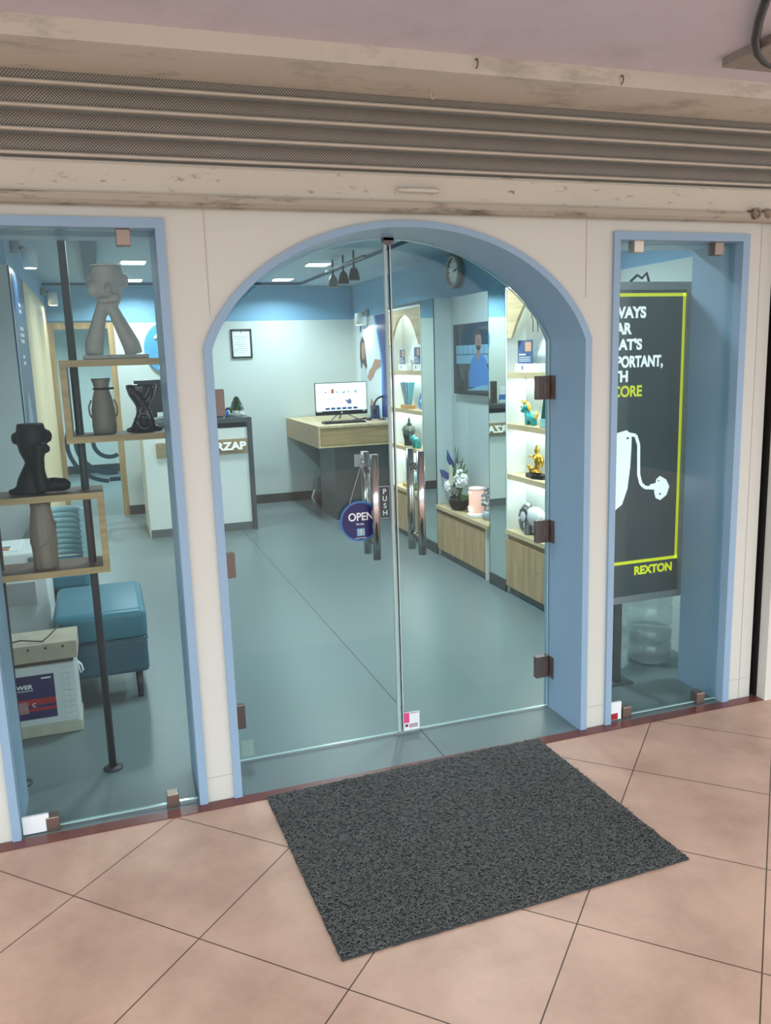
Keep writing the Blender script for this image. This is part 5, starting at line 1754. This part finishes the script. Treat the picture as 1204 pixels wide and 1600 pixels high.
# taupe pitcher
pt = thing('taupe_pitcher', 'taupe ceramic pitcher with tied dark cord inside the upper box shelf', 'pitcher', (0.008, 0.41, 1.349))
z = 1.3495
build('body', MB().lathe((0.008, 0.41, z), [(0.038, 0), (0.042, 0.004), (0.044, 0.03), (0.042, 0.09), (0.034, 0.135), (0.027, 0.160), (0.026, 0.170), (0.030, 0.188), (0.035, 0.204), (0.031, 0.204), (0.026, 0.19)], 30), M_TAUPE, pt)
q = MB().tube([(0.008 + 0.028 * cos(a), 0.41 + 0.028 * sin(a), z + 0.166) for a in [2 * pi * i / 24 for i in range(24)]], 0.004, 6, closed=True)
q.tube([(0.034, 0.40, z + 0.166), (0.052, 0.395, z + 0.167)], 0.004, 6)
build('cord', q, M_MATBLK, pt)
for s in (-1, 1):
    build('side_handle', MB().tube([(0.008 + s * 0.040, 0.41, z + 0.125), (0.008 + s * 0.050, 0.41, z + 0.10), (0.008 + s * 0.049, 0.41, z + 0.075), (0.008 + s * 0.043, 0.41, z + 0.06)], 0.004, 6), M_TAUPE, pt)

# black knotted vase
bv = thing('knotted_vase', 'glossy black vase of twisted loops inside the upper box shelf', 'vase', (0.150, 0.41, 1.349))
q = MB()
q.lathe((0.150, 0.41, z), [(0.052, 0), (0.058, 0.004), (0.048, 0.02), (0.030, 0.055), (0.022, 0.085), (0.030, 0.105), (0.048, 0.135), (0.056, 0.165), (0.055, 0.178), (0.047, 0.178), (0.040, 0.15)], 30, sy=0.8)
q.ball((0.098, 0.40, z + 0.008), (0.016, 0.014, 0.009))
q.ball((0.204, 0.40, z + 0.008), (0.016, 0.014, 0.009))
q.tube([(0.11, 0.375, z + 0.165), (0.135, 0.362, z + 0.13), (0.165, 0.372, z + 0.085), (0.185, 0.375, z + 0.03)], [0.008, 0.010, 0.010, 0.008], 8)
q.tube([(0.19, 0.375, z + 0.165), (0.18, 0.365, z + 0.13), (0.140, 0.375, z + 0.085), (0.115, 0.372, z + 0.03)], [0.008, 0.010, 0.010, 0.008], 8)
q.tube([(0.150 + 0.024 * cos(a), 0.366 + 0.006 * sin(a), z + 0.040 + 0.028 * sin(a)) for a in [2 * pi * i / 20 for i in range(20)]], 0.008, 8, closed=True)
build('body', q, M_GLOSSBLK, bv, remesh=0.005, smooth_it=2)

# black head planter with crossed arm on top of the lower box
bh2 = thing('planter_head', 'matt black planter shaped as a head on a forearm, on the lower box shelf', 'planter', (-0.24, 0.40, 1.143))
z = 1.1435
q = MB()
q.lathe((-0.250, 0.405, z + 0.105), [(0.014, 0), (0.034, 0.018), (0.047, 0.05), (0.053, 0.09), (0.050, 0.125), (0.046, 0.153), (0.040, 0.153)], 26, sy=0.95)
q.ball((-0.307, 0.41, z + 0.205), (0.013, 0.016, 0.022))
q.ball((-0.194, 0.41, z + 0.208), (0.015, 0.016, 0.024))
q.ball((-0.224, 0.365, z + 0.176), (0.030, 0.018, 0.012))
q.ball((-0.20, 0.37, z + 0.165), (0.012, 0.016, 0.016))
q.tube([(-0.275, 0.40, z + 0.004), (-0.270, 0.40, z + 0.05), (-0.250, 0.40, z + 0.12)], [0.052, 0.042, 0.026], 16)
q.tube([(-0.228, 0.375, z + 0.01), (-0.234, 0.37, z + 0.09), (-0.225, 0.365, z + 0.17)], [0.028, 0.021, 0.017], 14)
q.tube([(-0.235, 0.395, z + 0.028), (-0.19, 0.39, z + 0.030), (-0.150, 0.39, z + 0.026), (-0.132, 0.39, z + 0.022)], [0.026, 0.027, 0.024, 0.012], 14)
q.tube([(-0.30, 0.395, z + 0.016), (-0.345, 0.39, z + 0.010)], [0.018, 0.010], 12)
build('figure', q, M_MATBLK, bh2, remesh=0.005, smooth_it=3)

# ribbed grey vase
gv = thing('draped_vase', 'tall grey vase with draped cloth texture inside the lower box shelf', 'vase', (-0.245, 0.40, 0.862))
z = 0.8625
verts, n = [], 60
prof = [(0.042, 0), (0.044, 0.004), (0.043, 0.05), (0.046, 0.10), (0.045, 0.15), (0.040, 0.19), (0.035, 0.225), (0.037, 0.245), (0.032, 0.245)]
q = MB()
vv = []
for i, (r_, zz_) in enumerate(prof):
    for j in range(n):
        a = 2 * pi * j / n
        rr = r_ * (1 + 0.022 * sin(a * 10 + zz_ * 14) * (0.4 if zz_ > 0.2 else 1))
        vv.append((-0.245 + rr * cos(a), 0.40 + rr * sin(a), z + zz_))
ff_ = [(i * n + j, i * n + (j + 1) % n, (i + 1) * n + (j + 1) % n, (i + 1) * n + j) for i in range(len(prof) - 1) for j in range(n)]
ff_ += [tuple(range(n))[::-1], tuple((len(prof) - 1) * n + j for j in range(n))]
q.add(vv, ff_, 0, True)
build('body', q, M_TAUPE, gv)
q = MB().tube([(-0.245 + 0.045 * cos(a), 0.40 + 0.045 * sin(a), z + 0.13 + 0.045 * sin(a * 1.0 + 0.6)) for a in [2 * pi * i / 40 for i in range(40)]], 0.004, 6, closed=True)
build('fold', q, M_TAUPE, gv)

# printer on a white cabinet against the left side
wc = thing('white_cabinet', 'low white side cabinet behind the left window display', 'cabinet', (-0.6, 1.75, 0))
build('carcass', MB().box(-0.85, -0.345, 1.62, 2.05, 0.03, 0.53), M_WHITE, wc, bevel=0.003)
build('drawer', MB().box(-0.83, -0.40, 1.605, 1.62, 0.40, 0.52), mat('grey_front', (168, 170, 172), 0.4), wc)
build('foot_board', MB().box(-0.84, -0.355, 1.65, 2.03, 0, 0.03), M_GREY, wc)
prn = thing('printer', 'white desktop printer on the low white cabinet seen through the lower box shelf', 'printer', (-0.6, 1.8, 0.53))
build('case', MB().box(-0.78, -0.37, 1.66, 2.05, 0.5305, 0.665), M_WHITE, prn, bevel=0.012)
build('dark_slot', MB().box(-0.72, -0.42, 1.652, 1.662, 0.555, 0.575), M_DKGREY, prn)
build('dial', MB().box(-0.425, -0.395, 1.64, 1.662, 0.56, 0.64), M_GREY, prn, bevel=0.008)
build('paper', MB().box(-0.74, -0.47, 1.72, 2.0, 0.6655, 0.669), M_INK, prn)
q = MB()
for k in range(3):
    q.box(-0.68, -0.52, 1.74 + k * 0.035, 1.77 + k * 0.035, 0.669, 0.6698, k)
build('colour_print', q, [M_RED, mat('print_yellow', (220, 180, 70), 0.5), mat('print_blue', (90, 90, 150), 0.5)], prn)

# ottoman
ot = thing('ottoman', 'teal leather ottoman on short dark legs behind the left window', 'ottoman', (-0.09, 1.4, 0))
OX0, OX1, OY0, OY1 = -0.305, 0.118, 1.10, 1.68
build('base', MB().box(OX0 + 0.005, OX1 - 0.005, OY0 + 0.005, OY1, 0.135, 0.312), M_TEAL_D, ot, bevel=0.02)
q = MB().box(OX0, OX1, OY0, OY1 + 0.005, 0.305, 0.455)
o = build('cushion', q, M_TEAL, ot)
d = o.modifiers.new('bevel', 'BEVEL'); d.width = 0.035; d.segments = 4
for pp_ in o.data.polygons:
    pp_.use_smooth = True
pip = MB()
lp_ = []
for (x, y) in ((OX0, OY0), (OX1, OY0), (OX1, OY1), (OX0, OY1)):
    lp_.append((x, y))
pip.tube([(OX0 + 0.004, OY0 + 0.004, 0.309), (OX1 - 0.004, OY0 + 0.004, 0.309), (OX1 - 0.004, OY1, 0.309), (OX0 + 0.004, OY1, 0.309)], 0.005, 6, closed=True)
build('piping', pip, M_TEAL_D, ot)
for x in (OX0 + 0.05, OX1 - 0.055):
    for y in (OY0 + 0.05, OY1 - 0.06):
        build('leg', MB().cyl((x, y, 0), (x, y, 0.14), 0.014, 0.018, n=14), M_IRON, ot)
# second seat behind: pale teal ribbed back chair
ch = thing('lounge_chair', 'pale teal leather chair with ribbed rounded back beyond the ottoman', 'chair', (-0.29, 2.35, 0))
q = MB()
cx_, cyb = -0.27, 2.42
n = 20
for k in range(9):
    zc_ = 0.45 + k * 0.034
    pts = []
    for i in range(n + 1):
        a = radians(-8 + 196 * i / n)
        pts.append((cx_ - 0.03 + 0.135 * cos(a), cyb + 0.05 + 0.16 * sin(a) ** 1 if sin(a) > 0 else cyb + 0.05 + 0.16 * sin(a), zc_))
    q.tube(pts, 0.021, 10)
build('ribbed_back', q, M_TEAL_L, ch)
q = MB().box(-0.43, -0.145, 2.08, 2.56, 0.33, 0.44)
build('seat', q, M_TEAL, ch, bevel=0.03)
build('base', MB().box(-0.425, -0.15, 2.10, 2.55, 0.14, 0.33), M_TEAL_D, ch, bevel=0.02)
for x in (-0.40, -0.175):
    for y in (2.14, 2.51):
        build('leg', MB().cyl((x, y, 0), (x, y, 0.14), 0.013, 0.016, n=12), M_IRON, ch)

# battery box
bt = thing('battery_box', 'white inverter battery box with navy label reading POWER, on the floor behind left window', 'battery', (-0.36, 0.95, 0))
BX0, BX1, BY0, BY1 = -0.56, -0.205, 0.85, 1.04
build('case', MB().box(BX0, BX1, BY0, BY1, 0.004, 0.325), mat('white_case', (206, 212, 214), 0.5, var=0.03), bt, bevel=0.012)
build('foot', MB().box(BX0 - 0.004, BX1 + 0.004, BY0 - 0.006, BY1 + 0.004, 0.0, 0.055), mat('yellowed_plastic', (184, 182, 164), 0.6, var=0.12, scale=30), bt, bevel=0.006)
build('dark_gap', MB().box(BX0 + 0.01, BX1 - 0.01, BY0 + 0.01, BY1 - 0.01, 0.325, 0.345), M_DARKWOOD, bt)
lid = build('plank', MB().box(BX0 - 0.01, BX1 + 0.012, BY0 - 0.012, BY1 + 0.01, 0.345, 0.425), M_PLY, bt, bevel=0.005)
q = MB()
for x in (-0.25, -0.32, -0.39):
    q.cyl((x, BY0 - 0.014, 0.405), (x, BY0 - 0.006, 0.405), 0.006, n=10)
build('nail', q, M_DARKWOOD, lid)
q = MB()
for c_ in range(2):
    for r_ in range(9):
        q.box(-0.262 + c_ * 0.022, -0.244 + c_ * 0.022, BY0 - 0.005, BY0 + 0.002, 0.075 + r_ * 0.026, 0.095 + r_ * 0.026)
build('ribs', q, mat('white_ribs', (214, 218, 220), 0.5), bt)
f = FY(BY0)
q = MB().rect(f, -0.53, -0.300, 0.085, 0.285, 0, 0.0015)
lbl = build('label', q, mat('navy_label', (44, 44, 96), 0.35), bt)
q = MB().text(f, 'POWER', -0.388, 0.226, 0.104, 0.02, 0.0015, 0.0025, bold=0.03, align='R')
q.rect(f, -0.352, -0.302 - 0.01, 0.266, 0.272, 0.0015, 0.0022)
q.rect(f, -0.46, -0.388, 0.217, 0.220, 0.0015, 0.0022)
q.tube([(-0.388 + 0.008 * cos(a), BY0 - 0.002, 0.150 + 0.008 * sin(a)) for a in [radians(60 + 240 * i / 10) for i in range(11)]], 0.0018, 5)
build('lettering', q, M_INK, lbl)
q = MB().rect(f, -0.53, -0.300, 0.150, 0.178, 0.0015, 0.0022).rect(f, -0.53, -0.300, 0.122, 0.136, 0.0015, 0.0022)
build('red_band', q, M_RED, lbl)
q = MB().rect(f, -0.46, -0.415, 0.115, 0.168, 0.0022, 0.003)
build('picture', q, mat('pinkish_picture', (170, 130, 130), 0.5, var=0.3, scale=60), lbl)
build('rope_handle', MB().tube([(BX1 + 0.004, 0.90, 0.31), (BX1 + 0.020, 0.90, 0.29), (BX1 + 0.026, 0.90, 0.262), (BX1 + 0.016, 0.90, 0.25), (BX1 + 0.010, 0.90, 0.275), (BX1 + 0.006, 0.90, 0.305)], 0.004, 8), M_INK, bt)
q = MB().tube([(-0.52, 0.86, 0.432), (-0.42, 0.88, 0.44), (-0.33, 0.86, 0.430), (-0.30, 0.875, 0.45), (-0.26, 0.95, 0.47)], 0.003, 6)
tag(build('battery_wire', q, M_BLACK, origin=(-0.4, 0.87, 0.43)), 'thin black wire lying over the plank on the battery box', 'wire')

# ================================================================== RIGHT WINDOW DISPLAY
LX0, LX1, LZ0, LZ1, LY = 1.945, 2.625, 0.402, 1.895, 0.37
lb = thing('light_box', 'tall dark poster stand with yellow frame line behind the right window', 'light box', (2.285, LY, 0))
q = MB()
t_ = 0.035
q.box(LX0, LX1, LY, LY + 0.06, LZ0, LZ0 + t_).box(LX0, LX1, LY, LY + 0.06, LZ1 - t_, LZ1)
q.box(LX0, LX0 + t_, LY, LY + 0.06, LZ0 + t_, LZ1 - t_).box(LX1 - t_, LX1, LY, LY + 0.06, LZ0 + t_, LZ1 - t_)
build('case', q, M_ALU, lb)
build('rear_panel', MB().box(LX0 + 0.01, LX1 - 0.01, LY + 0.05, LY + 0.062, LZ0 + 0.01, LZ1 - 0.01), M_ALU, lb)
f = FY(LY + 0.010)
fm = build('film', MB().rect(f, LX0 + t_, LX1 - t_, LZ0 + t_, LZ1 - t_, 0, 0.002), M_LIGHTBOX, lb)
q = MB()
lw = 0.015
YX0, YX1, YZ0, YZ1 = 1.985, 2.588, 0.592, 1.846
q.rect(f, YX0, YX1, YZ1 - lw, YZ1, 0.002, 0.003).rect(f, YX0, YX1, YZ0, YZ0 + lw, 0.002, 0.003)
q.rect(f, YX0, YX0 + lw, YZ0, YZ1, 0.002, 0.003).rect(f, YX1 - lw, YX1, YZ0, YZ1, 0.002, 0.003)
build('yellow_line', q, M_YELLOW, fm)
q = MB()
rows = (('ALWAYS', 1.736, 2.374), ('WEAR', 1.665, 2.300), ("WHAT'S", 1.595, 2.356), ('PORTANT,', 1.520, 2.472), ('WITH', 1.452, 2.284))
for s, z_, xr in rows:
    xl = 2.222 if ',' in s else 2.118
    w_ = xr - xl
    q.text(f, s, xl, z_ - (0.012 if ',' in s else 0), w_, 0.052 + (0.010 if ',' in s else 0), 0.002, 0.003, bold=0.04)
q.text(f, 'IM', 2.118, 1.520, 0.092, 0.052, 0.002, 0.003, bold=0.03)
build('headline', q, M_GLOWFILM, fm)
build('yellow_word', MB().text(f, 'Bi', 2.118, 1.384, 0.070, 0.052, 0.002, 0.003, bold=0.02).text(f, 'CORE', 2.204, 1.384, 0.158, 0.052, 0.002, 0.003, bold=0.03), M_YELLOW, fm)
build('brand_word', MB().text(f, 'REXTON', 2.345, 0.533, 0.215, 0.044, 0.002, 0.003, bold=0.045), M_YELLOW, fm)
q = MB()
# printed hearing aid: body, tube and dome
bpts = [(2.150, 0.90), (2.165, 1.05), (2.195, 1.17), (2.235, 1.222), (2.285, 1.232), (2.312, 1.21), (2.312, 1.15), (2.308, 1.06), (2.296, 0.96), (2.268, 0.885), (2.225, 0.856), (2.175, 0.862)]
q.poly(f, bpts, 0.002, 0.003)
cp_ = [(2.30, 1.212), (2.335, 1.205), (2.352, 1.16), (2.354, 1.08), (2.356, 1.02), (2.37, 0.975), (2.395, 0.955), (2.425, 0.952)]
for i in range(len(cp_) - 1):
    (xa, za), (xb, zb) = cp_[i], cp_[i + 1]
    d_ = Vector((xb - xa, zb - za)).normalized()
    nx_, nz_ = -d_.y * 0.008, d_.x * 0.008
    q.poly(f, [(xa + nx_, za + nz_), (xb + nx_, zb + nz_), (xb - nx_, zb - nz_), (xa - nx_, za - nz_)], 0.002, 0.0028 + 0.00002 * i)
q.poly(f, [(2.42, 0.945), (2.45, 0.94), (2.452, 0.972), (2.42, 0.968)], 0.002, 0.0031)
q.poly(f, [(2.445, 0.93), (2.455, 0.99), (2.475, 1.005), (2.51, 0.985), (2.53, 0.95), (2.515, 0.91), (2.48, 0.888), (2.455, 0.90)], 0.002, 0.0033)
build('hearing_aid_print', q, M_GLOWFILM, fm)
q = MB().disc(f, 2.468, 0.982, 0.004, 0.0033, 0.0037).disc(f, 2.478, 0.918, 0.005, 0.0033, 0.0037).rect(f, 2.285, 2.296, 1.19, 1.20, 0.003, 0.0035)
build('print_dots', q, M_DKGREY, fm)
build('post', MB().box(2.245, 2.285, LY + 0.012, LY + 0.05, 0.0, LZ0), M_DKGREY, lb)
build('foot_plate', MB().box(2.20, 2.33, LY - 0.03, LY + 0.09, 0.0, 0.008), M_DKGREY, lb)
q = MB().tube([(2.235, LY + 0.03, 1.90), (2.22, LY + 0.03, 2.0), (2.215, LY + 0.05, 2.2), (2.215, LY + 0.05, CZ)], 0.005, 8)
q.tube([(2.30, LY + 0.03, 1.897), (2.33, LY + 0.02, 1.925), (2.36, LY + 0.025, 1.912), (2.38, LY + 0.02, 1.935), (2.40, LY + 0.03, 1.90)], 0.006, 8)
tag(build('power_cable', q, M_BLACK, origin=(2.3, LY + 0.03, 1.9)), 'black cable bunched on top of the dark poster stand and rising to the ceiling', 'cable')


def bottle(x, y, lab, water):
    t = thing('water_bottle', lab, 'bottle', (x, y, 0), 'water bottles under the poster stand')
    R = 0.112
    prof = [(0.085, 0.001), (R, 0.02), (R, 0.10), (R - 0.008, 0.112), (R, 0.124), (R, 0.175), (R - 0.010, 0.19), (R, 0.205), (R, 0.30), (R - 0.008, 0.315), (R, 0.33), (R - 0.006, 0.37), (0.07, 0.42), (0.03, 0.445), (0.028, 0.49)]
    build('shell', MB().lathe((x, y, 0), prof, 36), M_CLEAR, t)
    build('cap', MB().lathe((x, y, 0.49), [(0.031, 0), (0.031, 0.03), (0.026, 0.034)], 20), mat('pale_cap', (200, 214, 220), 0.4), t)
    if water:
        build('water', MB().lathe((x, y, 0), [(0.08, 0.004), (R - 0.004, 0.022), (R - 0.004, 0.10), (R - 0.010, 0.112), (R - 0.004, 0.124), (R - 0.004, 0.172)], 36), glass_mat('still_water', (0.72, 0.79, 0.81), 0.02, 0.0, 1.33), t)


bottle(2.345, 0.60, 'clear plastic water bottle beside the post of the poster stand, the one set farther left', False)
bottle(2.595, 0.585, 'clear plastic water bottle partly filled, in the corner by the blue reveal', True)
